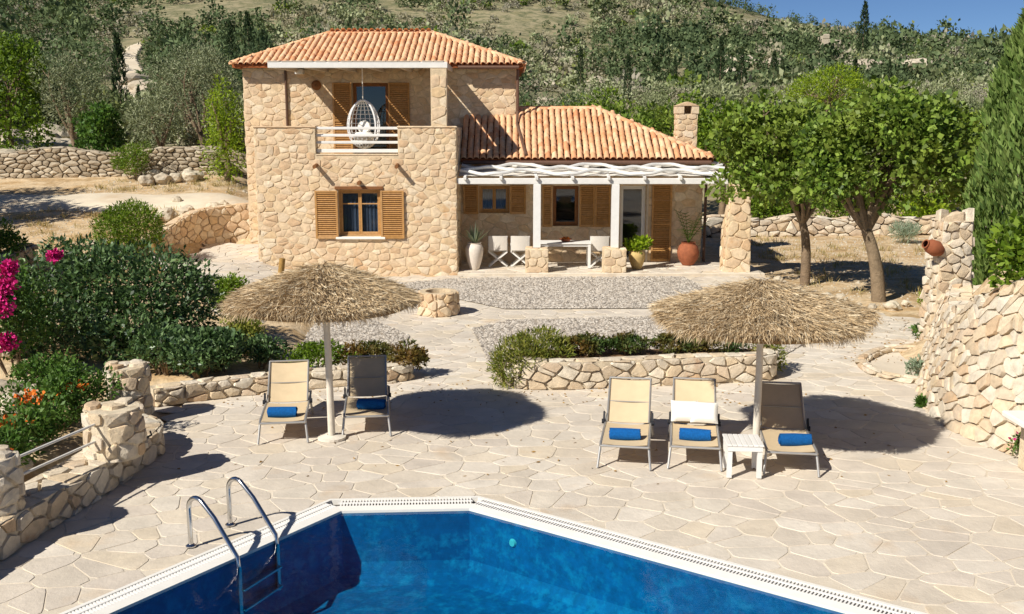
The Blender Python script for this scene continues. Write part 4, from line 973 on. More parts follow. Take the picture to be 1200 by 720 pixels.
def cypress(name, label, loc, H, R, n, leaf, m, seed, group=None):
    root = thing(name, label, 'cypress tree', loc, 0, group); rng = np.random.default_rng(seed)
    t = rng.uniform(0, 1, n) ** .8; a = rng.uniform(0, 2 * pi, n); pr = np.interp(t, [0, .06, .3, .6, .85, 1], [.55, .85, 1, .82, .45, .05]); lump = 1 + .16 * np.sin(a * 3 + t * 17) + .1 * np.sin(a * 7 - t * 31)
    rr = R * pr * lump * np.clip(1 - np.abs(rng.normal(size=n)) * .16, .3, 1.1)
    P = np.stack([rr * np.cos(a), rr * np.sin(a), .25 + t * (H - .25)], axis=1)
    D = unit(np.stack([np.cos(a) * .35, np.sin(a) * .35, np.ones(n)], axis=1) + rng.normal(size=(n, 3)) * .28); L = leaf * rng.uniform(.6, 1.4, n)
    V, Q = leaf_quads(P, D, L, L * .3, rng); link(bpy.data.objects.new('crown', np_mesh('crown', V, Q, MATS[m])), root)
    MB().tube([(0, 0, -.1), (0, 0, H * .8)], [R * .16, R * .05], 7).build('trunk', MATS['bark'], root)
    return root
def boulder(name, label, loc, r, seed, cat='rock', sc=(1, 1, .75), group=None, m='rock'):
    import bmesh
    bm = bmesh.new(); bmesh.ops.create_icosphere(bm, subdivisions=3, radius=r)
    for v in bm.verts:
        d = v.co.normalized(); k = 1 + .35 * mnoise.noise(d * 1.3 + Vector((seed * 3.1, 0, 0))) + .12 * mnoise.noise(d * 4 + Vector((0, seed * 2.3, 0))); v.co = Vector((v.co.x * sc[0], v.co.y * sc[1], v.co.z * sc[2])) * k
    me = bpy.data.meshes.new(name); bm.to_mesh(me); bm.free(); me.materials.append(MATS[m]); o = bpy.data.objects.new(name, me); link(o); o.location = loc; o.rotation_euler = (0, 0, seed)
    return tag(o, label, cat, group)

# ------------------------------------------------------------------ thatched parasols
def parasol(label, base, top_xy, R, zr, za, seed):
    root = thing('thatched_parasol', label, 'parasol', base); bx, by, bz = base; tx, ty = top_xy[0] - bx, top_xy[1] - by; rng = np.random.default_rng(seed)
    mb = MB(); mb.tube([(0, 0, -.05), (tx * .5 + .01, ty * .5, za * .5), (tx, ty, za - .1)], [.052, .047, .043], 10); mb.build('pole', MATS['pole_wood'], root, smooth=True)
    MB().lathe([(.2, 0), (.2, .035), (.12, .05), (.062, .06)], 20, (0, 0, .012)).build('foot', MATS['pole_wood'], root)
    prof = lambda t: zr + (za - zr) * (1 - t) ** 1.0 + .02 * (za - zr) * sin(pi * t)       # t: 0 apex .. 1 rim
    mb = MB(); mb.lathe([(.02, prof(0) - .06)] + [(R * .97 * t, prof(t) - .06) for t in np.linspace(.1, 1, 8)] + [(R * .95, prof(1) - .11)] + [(R * t, prof(t) - .13) for t in np.linspace(.9, .05, 6)], 40, (tx, ty, 0)); cone = mb.build('canopy_lining', MATS['thatch_under'], root)
    for k in range(8):
        a = 2 * pi * k / 8 + .2; MB().beam((tx + .05 * cos(a), ty + .05 * sin(a), za - .2), (tx + R * .93 * cos(a), ty + R * .93 * sin(a), prof(.93) - .17), .035, .045).build('rib', MATS['pole_wood'], root)
    n = 30000; t = np.sqrt(rng.uniform(.0, 1.0, n)); a = rng.uniform(0, 2 * pi, n); wob = 1 + .035 * np.sin(a * 5 + seed) + .025 * np.sin(a * 11 + 2 * seed)
    z = np.array([prof(x) for x in t]); r = R * t * wob
    z += .035 * np.sin(a * 4 + seed) * t + rng.normal(size=n) * .016 + .015
    # ring layers of the thatch
    z += .03 * (1 - np.mod(t * 7, 1.0))
    P = np.stack([tx + r * np.cos(a), ty + r * np.sin(a), z], axis=1); sl = (za - zr) / R
    D = unit(np.stack([np.cos(a), np.sin(a), -sl * np.ones(n) * 1.0], axis=1) + rng.normal(size=(n, 3)) * np.array([.5, .5, .28]))
    L = rng.uniform(.07, .22, n); V1, Q1 = leaf_quads(P, D, L, rng.uniform(.005, .012, n), rng, .03)
    n2 = 4200; a2 = rng.uniform(0, 2 * pi, n2); r2 = R * (1 + .035 * np.sin(a2 * 5 + seed) + .025 * np.sin(a2 * 11 + 2 * seed)) * rng.uniform(.94, 1.03, n2); z2 = zr + .035 * np.sin(a2 * 4 + seed) + rng.uniform(-.05, .05, n2)
    P2 = np.stack([tx + r2 * np.cos(a2), ty + r2 * np.sin(a2), z2], axis=1); D2 = unit(np.stack([np.cos(a2) * .5, np.sin(a2) * .5, -np.ones(n2)], axis=1) + rng.normal(size=(n2, 3)) * .3)
    V2, Q2 = leaf_quads(P2, D2, rng.uniform(.04, .16, n2), rng.uniform(.004, .010, n2), rng, .03)
    o = bpy.data.objects.new('thatch', np_mesh('thatch', np.vstack([V1, V2]), np.vstack([Q1, Q2 + len(V1)]), MATS['thatch'])); link(o, root); o['kind'] = 'stuff'
    return root
parasol('straw thatched parasol on a pale pole between the two left loungers', (*G(389, 515).xy, 0), XZ(379, 330, 13.75).xy, 1.21, 2.05, 2.5, 3)
parasol('straw thatched parasol on a pale pole behind the white side table', (*G(885, 532).xy, 0), XZ(892, 350, 13.25).xy, 1.35, 1.91, 2.36, 8)

# ------------------------------------------------------------------ sun loungers
def lounger(label):
    root = thing('sun_lounger', label, 'sun lounger', group='sling loungers around the parasols'); AL = MATS['aluminium']; w2 = .31; zs = .27; hy = .95; bl = .74; al = radians(39)
    sag = lambda t: -.025 * sin(pi * t)
    rows = [[(x, lerp(.0, hy, j / 8), zs + .04 + sag((x + w2) / (2 * w2)) + .03 * (1 - j / 8) * 0) for x in np.linspace(-w2 + .02, w2 - .02, 7)] for j in range(9)]
    b = MB().sheet(rows); b.sheet([[(p[0], p[1], p[2] - .006) for p in reversed(r)] for r in rows]); b.build('sling_seat', MATS['sling'], root, smooth=True)
    rows = [[(x, hy + .02 + lerp(.0, bl, j / 8) * cos(al) - sag((x + w2) / (2 * w2)) * .7, zs + .05 + lerp(0, bl, j / 8) * sin(al) + sag((x + w2) / (2 * w2)) * .7) for x in np.linspace(-w2 + .03, w2 - .03, 7)] for j in range(9)]
    b = MB().sheet(rows); b.sheet([[(p[0], p[1] + .004, p[2] - .005) for p in reversed(r)] for r in rows]); b.build('sling_back', MATS['sling'], root, smooth=True)
    f = MB()
    for s in (-1, 1): f.tube([(s * w2, -.02, zs + .01), (s * w2, .05, zs + .035), (s * w2, hy + .3, zs + .035), (s * w2, hy + .62, zs + .03)], .017, 8)
    f.tube([(-w2, -.02, zs + .01), (w2, -.02, zs + .01)], .017, 8); f.tube([(-w2, hy + .62, zs + .03), (w2, hy + .62, zs + .03)], .015, 8); f.build('seat_frame', AL, root, smooth=True)
    f = MB()
    for s in (-1, 1): f.tube([(s * (w2 - .022), hy, zs + .05), (s * (w2 - .022), hy + .02 + bl * cos(al) + .01, zs + .06 + bl * sin(al))], .015, 8)
    f.tube([(-w2 + .02, hy + .02 + bl * cos(al), zs + .06 + bl * sin(al)), (w2 - .02, hy + .02 + bl * cos(al), zs + .06 + bl * sin(al))], .015, 8); f.build('back_frame', MATS['aluminium'], root, smooth=True)
    for s in (-1, 1):
        MB().tube([(s * w2, .02, zs + .02), (s * (w2 + .03), -.08, 0)], .017, 8).build('leg', AL, root, smooth=True)
        MB().tube([(s * w2, hy + .25, zs + .02), (s * (w2 + .03), hy + .38, 0)], .017, 8).build('leg', AL, root, smooth=True)
        MB().box((s * (w2 + .022), hy + .05, zs + .11), (.026, .07, .13), Matrix.Rotation(-.5, 3, 'X'), .008).build('hinge_bracket', MATS['black_plastic'], root)
        k = MB().lathe([(.005, -.02), (.035, -.02), (.035, .02), (.005, .02)], 12).build('knob', MATS['black_plastic'], root)
        k.location = (s * (w2 + .03), hy, zs + .05); k.rotation_euler = (0, pi / 2, 0)
    MB().tube([(-w2 + .02, hy + .3, zs + .26), (w2 - .02, hy + .3, zs + .26)], .01, 6).build('prop_bar', AL, root)
    return root
LG = [((331, 521), 8, 'beige sling lounger left of the left parasol pole'), ((429, 513), 7, 'sling lounger in the shade right of the left parasol pole'),
      ((732, 551), -9, 'beige sling lounger farthest left of the three by the right parasol'), ((815, 552), -9, 'beige sling lounger with two white pillows'), ((928, 559), -8, 'sling lounger in parasol shade right of the white side table')]
L0 = None; LO = []
for (px, py), rz, lab in LG:
    p = G(px, py); p.y += .07
    if L0 is None: L0 = lounger(lab); L0.location = (p.x, p.y, .016); L0.rotation_euler = (0, 0, radians(rz)); LO.append(L0)
    else: LO.append(dup(L0, (p.x, p.y, .016), radians(rz), 1.0, lab))
def towel_mesh():
    mb = MB(); n = 20; R = .07
    # a spiral roll with a loose end
    pts = []
    for k in range(72):
        a = k * .42; r = .016 + .0018 * k * .42; pts.append((r * cos(a), r * sin(a)))
    Rm = pts[-1]; xs = np.linspace(-.2, .2, 9)
    rows = [[(x + .004 * sin(j * 2 + x * 30), p[0] * (1 + .05 * sin(x * 12 + j * .1)), p[1]) for j, p in enumerate(pts)] for x in xs]; mb.sheet(rows)
    mb.lathe([(.069, -.199), (.07, 0), (.069, .199)], 24); m = len(mb.v) - 72
    for i in range(m, len(mb.v)): x, y, z = mb.v[i]; mb.v[i] = (z, x, y)
    rgx = random.Random(4); mb.v = [(x * (1 + .03 * sin(z * 60)), y * 1.14 * (1 + .06 * sin(x * 23 + 1) + .03 * sin(x * 61)), z * 1.08 * (1 + .05 * sin(x * 17))) for x, y, z in mb.v]
    return mb.mesh('rolled_towel', MATS['towel'], True)
TW = towel_mesh()
TL = ['rolled blue towel on the lounger left of the left parasol', 'rolled blue towel on the shaded lounger right of the left parasol', 'rolled blue towel on the lounger farthest from the side table', 'rolled blue towel in front of the white pillows', 'rolled blue towel on the lounger right of the side table']
for i, (o, lab) in enumerate(zip(LO, TL)):
    t = bpy.data.objects.new('rolled_towel', TW); link(t); a = o.rotation_euler.z; dx, dy = ((-.02, .25), (.07, .34), (-.01, .27), (-.0, .28), (.08, .30))[i]
    t.location = (o.location.x + dx * cos(a) - dy * sin(a), o.location.y + dx * sin(a) + dy * cos(a), .27 + .04 - .02 + .085); t.rotation_euler = (.3 * i, 0, a + (-.08, -.2, .05, -.02, .14)[i])
    tag(t, lab, 'towel', 'blue towels on the loungers')
def pillow(loc, rz, lab, tilt):
    rows = []; n = 12; w_, h_, t_ = .36, .3, .075
    mb = MB()
    for sgn in (1, -1):
        rows = []
        for j in range(n + 1):
            r = []
            for i in range(n + 1):
                u, v = -1 + 2 * i / n, -1 + 2 * j / n; k = max(0, (1 - u ** 4) * (1 - v ** 4)) ** .5; pinch = 1 - .08 * (1 - abs(u)) * abs(v) ** 3 - .0
                r.append((u * w_ / 2 * (1 - .07 * (1 - v * v) * 0 + .05 * abs(v) ** 3), sgn * t_ * k, v * h_ / 2 * (1 + .05 * abs(u) ** 3)))
            rows.append(r if sgn < 0 else r[::-1])
        mb.sheet(rows)
    o = mb.build('pillow', MATS['cushion'], None, smooth=True); o.location = loc; o.rotation_euler = (tilt, 0, rz); return tag(o, lab, 'pillow', 'white pillows on the lounger')
o = LO[3]; a = o.rotation_euler.z
for dx, dy, lab in ((-.135, .98, 'white pillow on the left half of the middle lounger'), (.135, .95, 'white pillow nearer the side table on the middle lounger')):
    pillow((o.location.x + dx * cos(a) - dy * sin(a), o.location.y + dx * sin(a) + dy * cos(a), .27 + .22), a + (.06 if dx < 0 else -.05), lab, -radians(38))

# ------------------------------------------------------------------ white side table
def side_table():
    p = G(873, 562); root = thing('side_table', 'small white slatted side table at the foot of the right parasol pole', 'side table', (p.x, p.y + .2, .016), radians(-4)); M_ = MATS['white_wood']; n = 7
    for k in range(n): MB().box((-.23 + (k + .5) * .46 / n, 0, .43), (.46 / n - .006, .46, .025), None, .004).build('slat', M_, root)
    for y in (-.21, .21): MB().box((0, y, .385), (.40, .022, .065), None, .003).build('apron', M_, root)
    for x in (-.205, .205): MB().box((x, 0, .385), (.022, .44, .065), None, .003).build('apron', M_, root)
    for x in (-.185, .185):
        for y in (-.185, .185): MB().box((x, y, .2085), (.06, .05, .417), None, .004).build('leg', M_, root)
side_table()

# ------------------------------------------------------------------ pool ladder
def ladder():
    base = [G(224, 642), G(270, 617)]; mid = (base[0] + base[1]) / 2; root = thing('pool_ladder', 'pair of chrome grab rails of the ladder entering the pool', 'pool ladder', (mid.x, mid.y, 0)); t = Vector((.825, -.565, 0)).normalized()
    ends = []
    for p in base:
        q = [p + Vector((0, 0, -.02)), p + Vector((0, 0, .2)), p + Vector((0, 0, .44))]
        for k in range(1, 9):
            a = pi * k / 8 * .75; q.append(p + t * (.14 * (1 - cos(a))) + Vector((0, 0, .44 + .14 * sin(a))))
        e = q[-1]; dn = (q[-1] - q[-2]).normalized(); q += [e + dn * .2, e + (t * .66 + Vector((0, 0, -.66))).normalized() * .66 + t * .02]
        f = q[-1]; q += [f + Vector((0, 0, -.12)) + t * .02, f + Vector((0, 0, -.62)) + t * .02]; ends.append(f)
        MB().tube(q, .026, 12).build('rail', MATS['steel'], root, world=True, smooth=True); MB().lathe([(.055, 0), (.055, .012), (.03, .03), (.022, .032)], 16, (p.x, p.y, .016)).build('flange', MATS['steel'], root, world=True)
    for z in (-.28, -.5): MB().beam(Vector((*ends[0].xy, z)) + t * .02, Vector((*ends[1].xy, z)) + t * .02, .1, .03, .006).build('step', MATS['steel'], root, world=True)
ladder()
def rail():
    a = G(-8, 600, .36); b = G(136, 533, .36); root = thing('hand_rail', 'two pale horizontal bars between the stone posts left of the pool', 'railing', ((a.x + b.x) / 2, (a.y + b.y) / 2, .36))
    for z in (.62, .83): MB().tube([(a.x, a.y, z), (b.x, b.y, z + .02)], .017, 8).build('bar', MATS['rail_paint'], root, world=True)
rail()
p = G(172, 524, .38); mb = MB(); mb.lathe([(.075, 0), (.085, .02), (.08, .07), (.06, .09), (.01, .095)], 14, (0, 0, 0)); spot = thing('garden_light', 'small round terrace light on top of the curved wall end', 'light fitting', (p.x - .06, p.y - .05, .41)); mb.build('lamp_glass', MATS['pane_glass'], spot, smooth=True); MB().lathe([(.09, -.01), (.1, .0), (.1, .018), (.085, .02)], 14).build('lamp_ring', MATS['steel'], spot)
MB().tube([(-.02, .03, .02), (-.03, .16, .03), (.04, .3, .05), (-.02, .42, .06)], .012, 6).build('cable', MATS['black_plastic'], spot)

# ------------------------------------------------------------------ balcony egg chair
def egg_chair():
    c = XZ(426, 146, 30.6); root = thing('hanging_egg_chair', 'white wicker egg chair hanging over the balcony', 'hanging chair', (c.x, c.y, 3.55)); M_ = MATS['wicker']; cz = c.z - 3.55; H = .7; R = .45
    def pt(th, ph): s = sin(th); k = R * s * (1.06 - .10 * cos(th)); return (k * cos(ph), k * sin(ph) * .85, cz + H * cos(th))
    mb = MB()
    for k in range(20):
        ph = 2 * pi * k / 20
        front = abs((ph - 1.5 * pi + pi) % (2 * pi) - pi) < .95
        ths = np.linspace(.05, pi - .05, 15) if not front else np.linspace(2.0, pi - .05, 6)
        mb.tube([pt(t, ph) for t in ths], .014, 5)
    for t in np.linspace(.35, 2.9, 14):
        pp = [pt(t, 1.5 * pi + (.95 if t < 2.0 else 0) + (2 * pi - (1.9 if t < 2.0 else 0)) * i / 24) for i in range(25)]; mb.tube(pp, .011, 5)
    mb.build('basket', M_, root); rim = [pt(t, 1.5 * pi + .95) for t in np.linspace(.15, 2.0, 12)]; rim += [pt(2.0 + .08 * sin(pi * i / 8), 1.5 * pi + .95 - 1.9 * i / 8) for i in range(9)] + [pt(t, 1.5 * pi - .95) for t in np.linspace(2.0, .15, 12)]
    MB().tube(rim, .026, 7).build('rim', M_, root, smooth=True)
    MB().lathe([(.01, .16), (.22, .15), (.31, .08), (.33, .0), (.25, -.08), (.05, -.12)], 20, (0, -.02, cz - .38)).build('seat_cushion', MATS['cushion'], root, smooth=True)
    q = MB().lathe([(.01, .07), (.17, .06), (.2, .0), (.17, -.05), (.01, -.06)], 18, (0, 0, 0)).build('back_cushion', MATS['cushion'], root, smooth=True); q.location = (0, .14, cz - .08); q.rotation_euler = (radians(75), 0, 0)
    MB().tube([(0, 0, cz + H), (0, 0, 5.93 - 3.55)], .016, 6).build('rope', MATS['canvas'], root)
egg_chair()

# ------------------------------------------------------------------ veranda furniture
def director(label, loc, rz):
    root = thing('folding_chair', label, 'chair', loc, rz, 'white folding chairs on the veranda'); M_ = MATS['white_wood']; w2 = .27; d2 = .22
    for y in (-d2, d2):
        MB().beam((-w2, y, .01), (w2, y, .45), .03, .045).build('leg', M_, root); MB().beam((-w2, y + .034, .45), (w2, y + .034, .01), .03, .045).build('leg', M_, root)
    for s in (-1, 1):
        MB().box((s * w2, 0, .02), (.04, .5, .035), None, .005).build('foot_rail', M_, root); MB().box((s * w2, .02, .66), (.055, .5, .03), None, .006).build('armrest', M_, root)
        MB().beam((s * w2, -d2, .45), (s * w2, -d2, .65), .035, .035).build('arm_post', M_, root); MB().beam((s * w2, d2 + .02, .45), (s * w2, d2 + .06, .93), .035, .035).build('back_post', M_, root)
        MB().box((s * w2, 0, .45), (.04, .5, .035)).build('seat_rail', M_, root)
    MB().box((0, 0, .462), (.5, .44, .012)).build('seat', MATS['canvas'], root)
    rows = [[(x, d2 + .07 + .03 * (1 - (x / w2) ** 2) + dz * .07, .5 + dz) for x in np.linspace(-w2, w2, 8)] for dz in (0, .15, .3, .44)]
    MB().sheet(rows).build('backrest', MATS['canvas'], root)
    return root
for x, y, rz, lab in ((-.42, 30.75, pi, 'white folding chair nearest the agave urn'), (.25, 30.75, pi, 'white folding chair between the urn chair and the table'), (2.62, 30.7, pi, 'white folding chair at the right end of the dining table')): director(lab, (x, y, .088), rz)
def dining():
    x0, x1, y0, y1 = .75, 2.35, 30.1, 30.9; root = thing('dining_table', 'long white dining table under the pergola', 'table', ((x0 + x1) / 2, (y0 + y1) / 2, .088)); M_ = MATS['white_wood']; hx, hy = (x1 - x0) / 2, (y1 - y0) / 2
    for k in range(6): MB().box((0, -hy + (k + .5) * hy / 3, .745), (2 * hx, hy / 3 - .008, .03), None, .004).build('plank', M_, root)
    for y in (-hy + .06, hy - .06): MB().box((0, y, .69), (2 * hx - .12, .03, .07)).build('apron', M_, root)
    for x in (-hx + .06, hx - .06):
        for y in (-hy + .06, hy - .06): MB().box((x, y, .365), (.08, .08, .72), None, .005).build('leg', M_, root)
    b = thing('fruit_bowl', 'bowl of fruit on the white dining table', 'fruit bowl', ((x0 + x1) / 2 + .05, 30.45, .85)); MB().lathe([(.06, .0), (.1, .01), (.2, .09), (.19, .09), (.1, .03), (.01, .025)], 18).build('bowl', MATS['terracotta'], b, smooth=True)
    rg = random.Random(1)
    for k in range(7):
        a = k * 2.4; r = .1 * (k / 7) ** .5; mb = MB(); mb.lathe([(.005, -.045), (.035, -.03), (.047, 0), (.035, .035), (.005, .042)], 10, (r * cos(a), r * sin(a), .09 + .02 * (k % 2))); mb.build('fruit', MATS['flower_orange'] if k % 3 else MATS['pot_sand'], b, smooth=True)
dining()
def potted(name, label, loc, prof, pm, plant):
    root = thing(name, label, 'potted plant', loc); MB().lathe(prof, 24).build('pot', MATS[pm], root, smooth=True); zt = max(z for r, z in prof)
    MB().lathe([(.01, zt - .04), (min(r for r, z in prof if z == zt) - .005, zt - .04)], 20).build('potting_soil', MATS['soil'], root); plant(root, zt - .04); return root
def blades(root, z, n, L, Wd, m, seed, tilt=(.2, 1.1), name='leaf', droop=.25, seg=5):
    rg = random.Random(seed); 
    for i in range(n):
        a = i * 2.4 + rg.uniform(-.2, .2); t = rg.uniform(*tilt); l = L * rg.uniform(.75, 1.15); rows = []
        for k in range(seg + 1):
            s = k / seg; ww = Wd * (1 - s ** 2.2) * (.7 + .6 * s * (1 - s) * 2) + .003; r = .03 + l * s * sin(t) ; zz = z + l * s * cos(t) - droop * l * s * s * sin(t)
            rows.append([(r * cos(a) - q * ww / 2 * sin(a), r * sin(a) + q * ww / 2 * cos(a), zz + abs(q) * ww * .2) for q in (-1, 0, 1)])
        MB().sheet(rows).build(name, MATS[m], root)
urn = [(.01, 0), (.14, 0), (.15, .02), (.21, .2), (.26, .42), (.265, .56), (.22, .66), (.19, .69), (.21, .72), (.195, .72), (.175, .68), (.17, .66)]
potted('potted_agave', 'spiky grey agave in a tall white urn beside the tower', (*G(556, 319).xy, .09), [(r, z * 1.1) for r, z in urn], 'pot_white', lambda r, z: blades(r, z, 26, .62, .06, 'leaf_agave', 4, (.05, .95), droop=.1))
def geranium(r, z):
    V, Q = cloud([(0, 0, z + .2, .3, .3, .2), (.18, 0, z + .26, .22, .2, .15), (-.16, .05, z + .2, .2, .2, .15)], 500, .11, .8, 3); link(bpy.data.objects.new('foliage', np_mesh('foliage', V, Q, MATS['leaf_yellow'])), r)
potted('potted_geranium', 'leafy green plant in a sandy pot at the right plinth', (*G(746, 319).xy, .09), [(r * .92, z * .78) for r, z in urn], 'pot_sand', geranium)
def palm(r, z):
    rg = random.Random(4)
    for i in range(9):
        a = i * 2.4; mb = MB(); pts = []; l = rg.uniform(.9, 1.25); t = rg.uniform(.25, .75)
        for k in range(9): s = k / 8; pts.append(Vector(((l * s * sin(t)) * cos(a), (l * s * sin(t)) * sin(a), z + l * s * cos(t) * 1.1 - .5 * l * s * s * sin(t))))
        mb.tube(pts, taper(.012, .004, 8), 5)
        for k in range(2, 9):
            d = (pts[k] - pts[k - 1]).normalized(); sd = d.cross(Vector((0, 0, 1))).normalized()
            for q in (-1, 1): e = pts[k] + (sd * q + d * .7 - Vector((0, 0, .3))) * .2; u = d * .014; mb.add([pts[k] - u, e, pts[k] + u], [(0, 1, 2)])
        mb.build('frond', MATS['leaf_palm'], r)
potted('potted_palm', 'feathery palm in a round terracotta jar at the right end of the veranda', (5.35, 30.9, .09), [(.01, 0), (.17, 0), (.3, .2), (.34, .4), (.28, .58), (.2, .66), (.22, .7), (.2, .7), (.17, .66)], 'terracotta', palm)

# ------------------------------------------------------------------ odds and ends
def post(label, a, b, r, sticks=False):
    root = thing('wooden_post', label, 'post', a); MB().tube([Vector((0, 0, -.1)), Vector(b) - Vector(a)], [r, r * .9], 9).build('log', MATS['log'], root, smooth=True); return root
a = XZ(190, 305, 28.0); pz = post('leaning wooden post wrapped with white cloth beside the round bush', (a.x, a.y, gz(a.x, a.y) - .0), tuple(XZ(179, 286, 28.0)), .07)
b = XZ(197, 304, 27.9); rows = []
for j in range(9):
    t = j / 8; rows.append([(lerp(-.28, .22, t) + .1 * sin(k * 1.3) * (t), -.1 + .09 * cos(k * 1.9 + j) , lerp(.62, .02, t) + .05 * sin(k * 2 + j)) for k in range(7)])
MB().sheet(rows).build('cloth', MATS['canvas'], pz, smooth=True)
a = XZ(325, 326, 26.0); post('short leaning log post behind the left parasol canopy', (a.x, a.y, .0), (XZ(331, 303, 26.0).x, 26.0, XZ(331, 303, 26.0).z), .085)
a = G(1196, 488, .78); mb = thing('stone_bench', 'white slab seat at the right edge against the rough wall', 'bench', (a.x + .5, a.y, .0)); MB().box((0, 0, .74), (1.2, .55, .08), None, .015).build('slab', MATS['plaster'], mb); MB().box((.12, .12, .35), (.9, .34, .7), None, .02).build('base', FS, mb)
jar = thing('terracotta_jar', 'tilted terracotta jar fixed to the rough stone pillar', 'jar', tuple(XZ(1093, 290, 19.9))); MB().lathe([(.02, -.24), (.1, -.22), (.16, -.08), (.14, .08), (.08, .16), (.09, .2), (.07, .2)], 18).build('body', MATS['terracotta'], jar, smooth=True); jar.rotation_euler = (.3, -1.15, 0)
# ------------------------------------------------------------------ vegetation near the house
def at(px, Y):
    x = (px - 600) / F * (Y * .9836 + .4)
    for _ in range(3): z = gz(x, Y); x = (px - 600) / F * (Y * .9836 + (CAM_H - z) * .18)
    return Vector((x, Y, z))
def topz(y, Y): return XZ(600, y, Y).z
# the two mulberry trees
p = G(1030, 352)
ml = auto_lobes(2.5, 2.1, 1.95, 46, 21, (.1, 0, 3.6), (.18, .32), .1) + [(2.0, -.3, 2.7, .6, .6, .4), (-1.7, -.4, 2.7, .6, .6, .35)]
tree('mulberry_tree', 'larger mulberry tree with a leaning trunk right of the house', 'mulberry tree', (p.x, p.y, 0), [(0, 0, -.1), (-.08, 0, .6), (-.22, 0, 1.2), (-.42, 0, 1.75)], ml, 14000, .15, .75, 'leaf_mulberry', 21, r0=.16, branches=10, sh=.2, droop=.25)
p = G(943, 333)
ml = auto_lobes(2.15, 1.7, 1.85, 40, 22, (-.75, 0, 3.45), (.18, .32), .1) + [(-2.3, -.4, 2.7, .6, .6, .4)]
tree('mulberry_tree', 'smaller mulberry tree beside the veranda end', 'mulberry tree', (p.x, p.y, 0), [(0, 0, -.1), (0, 0, .7), (-.05, 0, 1.3), (-.15, 0, 1.7)], ml, 10500, .15, .75, 'leaf_mulberry', 22, r0=.125, branches=9, sh=.2, droop=.25)
rg = random.Random(8)
for k, (px, py) in enumerate(((920, 335), (935, 343), (955, 346), (985, 352), (1005, 360), (1022, 363), (1045, 362), (1062, 358), (968, 350), (912, 330))):
    p = G(px, py); boulder('kerb_rock', 'small pale rock in the loose ring around the mulberry trunks', (p.x, p.y, .05), rg.uniform(.09, .19), k + 1, 'rock', group='rocks under the mulberry trees')
# right hand cypress
p = at(1184, 22.4); cypress('cypress_tree', 'tall feathery cypress at the right edge behind the rough wall', (p.x, p.y, .0), 7.0, 1.0, 17000, .2, 'leaf_cypress', 5)
p = at(1215, 20.8); cypress('cypress_tree', 'second cypress cut off by the right edge of the picture', (p.x, p.y, 1.0), 7.5, .9, 7000, .2, 'leaf_cypress', 6)
shrub('shrub', 'glossy yellow green shrub on top of the rough wall at the right edge', 'shrub', (7.45, 14.6, 1.7), auto_lobes(.7, .7, .75, 12, 6, (0, 0, .55)), 3000, .12, .6, 'leaf_bush', 7)
# big dark shrub and its neighbours on the left
p = at(165, 18.9)
shrub('shrub', 'large dark glossy evergreen shrub behind the left stone posts', 'shrub', (p.x, p.y, p.z), [(.0, 0, .95, 1.5, 1.1, 1.0), (-1.3, .1, 1.0, 1.0, .9, .95), (.85, -.1, .75, .7, .8, .75), (-.5, -.3, 1.35, .8, .8, .62), (.6, -.3, 1.15, .8, .8, .6), (-1.7, -.2, .7, .7, .7, .7), (-.9, .2, 1.65, .45, .5, .35), (0, -.7, .6, 1.2, .6, .6), (-1.55, .2, 1.75, .25, .3, .3), (-1.0, -1.3, .5, 1.0, .7, .55), (.4, -1.4, .4, .9, .7, .45), (-1.9, -1.2, .5, .6, .6, .6)], 16500, .115, .42, 'leaf_dark', 9, stems=9, sh=.2)
for k, (px, Y, rx, lab) in enumerate(((196, 17.0, .8, 'low dark shrub in the bed behind the round stone post'), (258, 17.1, .55, 'low dark shrub in the middle of the left bed'), (235, 16.85, .7, 'low dark shrub overhanging the left bed wall'))):
    p = at(px, Y); shrub('shrub', lab, 'shrub', (p.x, p.y, p.z), auto_lobes(rx, .5, .36, 8, 300 + k), 2300, .1, .42, 'leaf_dark', 300 + k)
p = at(287, 18.2); shrub('shrub', 'loose olive coloured shrub between the dark shrub and the gravel', 'shrub', (p.x, p.y, p.z), auto_lobes(.5, .5, .42, 7, 3), 1300, .1, .4, 'leaf_rosemary', 10)
p = at(305, 17.6); shrub('shrub', 'low dark shrub behind the left beige lounger', 'shrub', (p.x, p.y, p.z), auto_lobes(.4, .35, .28, 7, 4), 1100, .09, .45, 'leaf_dark', 11)
p = at(18, 16.6); shrub('bougainvillea', 'bougainvillea with magenta flowers at the left edge', 'bougainvillea', (p.x, p.y, p.z + .1), auto_lobes(.75, .6, .95, 9, 5), 2600, .085, .6, 'leaf_garden', 12, flowers=('flower_pink', 2700, [(-.25, -.5, 1.35, .36, .2, .3), (.08, -.55, 1.15, .26, .18, .2), (.2, -.5, 1.5, .22, .18, .16), (-.1, -.45, 1.4, .22, .2, .16), (.25, -.4, 1.75, .12, .12, .1), (-.25, -.5, 1.15, .26, .2, .14), (.15, -.5, .55, .16, .15, .16), (-.35, -.4, 1.65, .2, .2, .12), (.95, -.3, 1.95, .1, .1, .08), (-.2, -.5, .7, .14, .15, .12)]))
for k, (px, Y, rx, h, lab) in enumerate(((95, 13.9, .5, .42, 'low garden shrub with orange blooms against the rail post'), (58, 13.3, .55, .42, 'low garden shrub with orange blooms behind the rail'), (30, 12.4, .5, .36, 'garden shrub with orange blooms at the lower left rail'), (70, 14.9, .6, .45, 'green garden shrub below the bougainvillea'), (10, 11.6, .35, .3, 'small shrub beside the cut off stone post'))):
    p = at(px, Y); shrub('garden_shrub', lab, 'shrub', (p.x, p.y, p.z), auto_lobes(rx, .5, h, 8, 30 + k), 1500, .075, .5, 'leaf_garden', 40 + k, flowers=None if k == 3 else ('flower_orange', 90, [(0, -.3, h * 1.2, rx * .6, .2, h * .3)]))
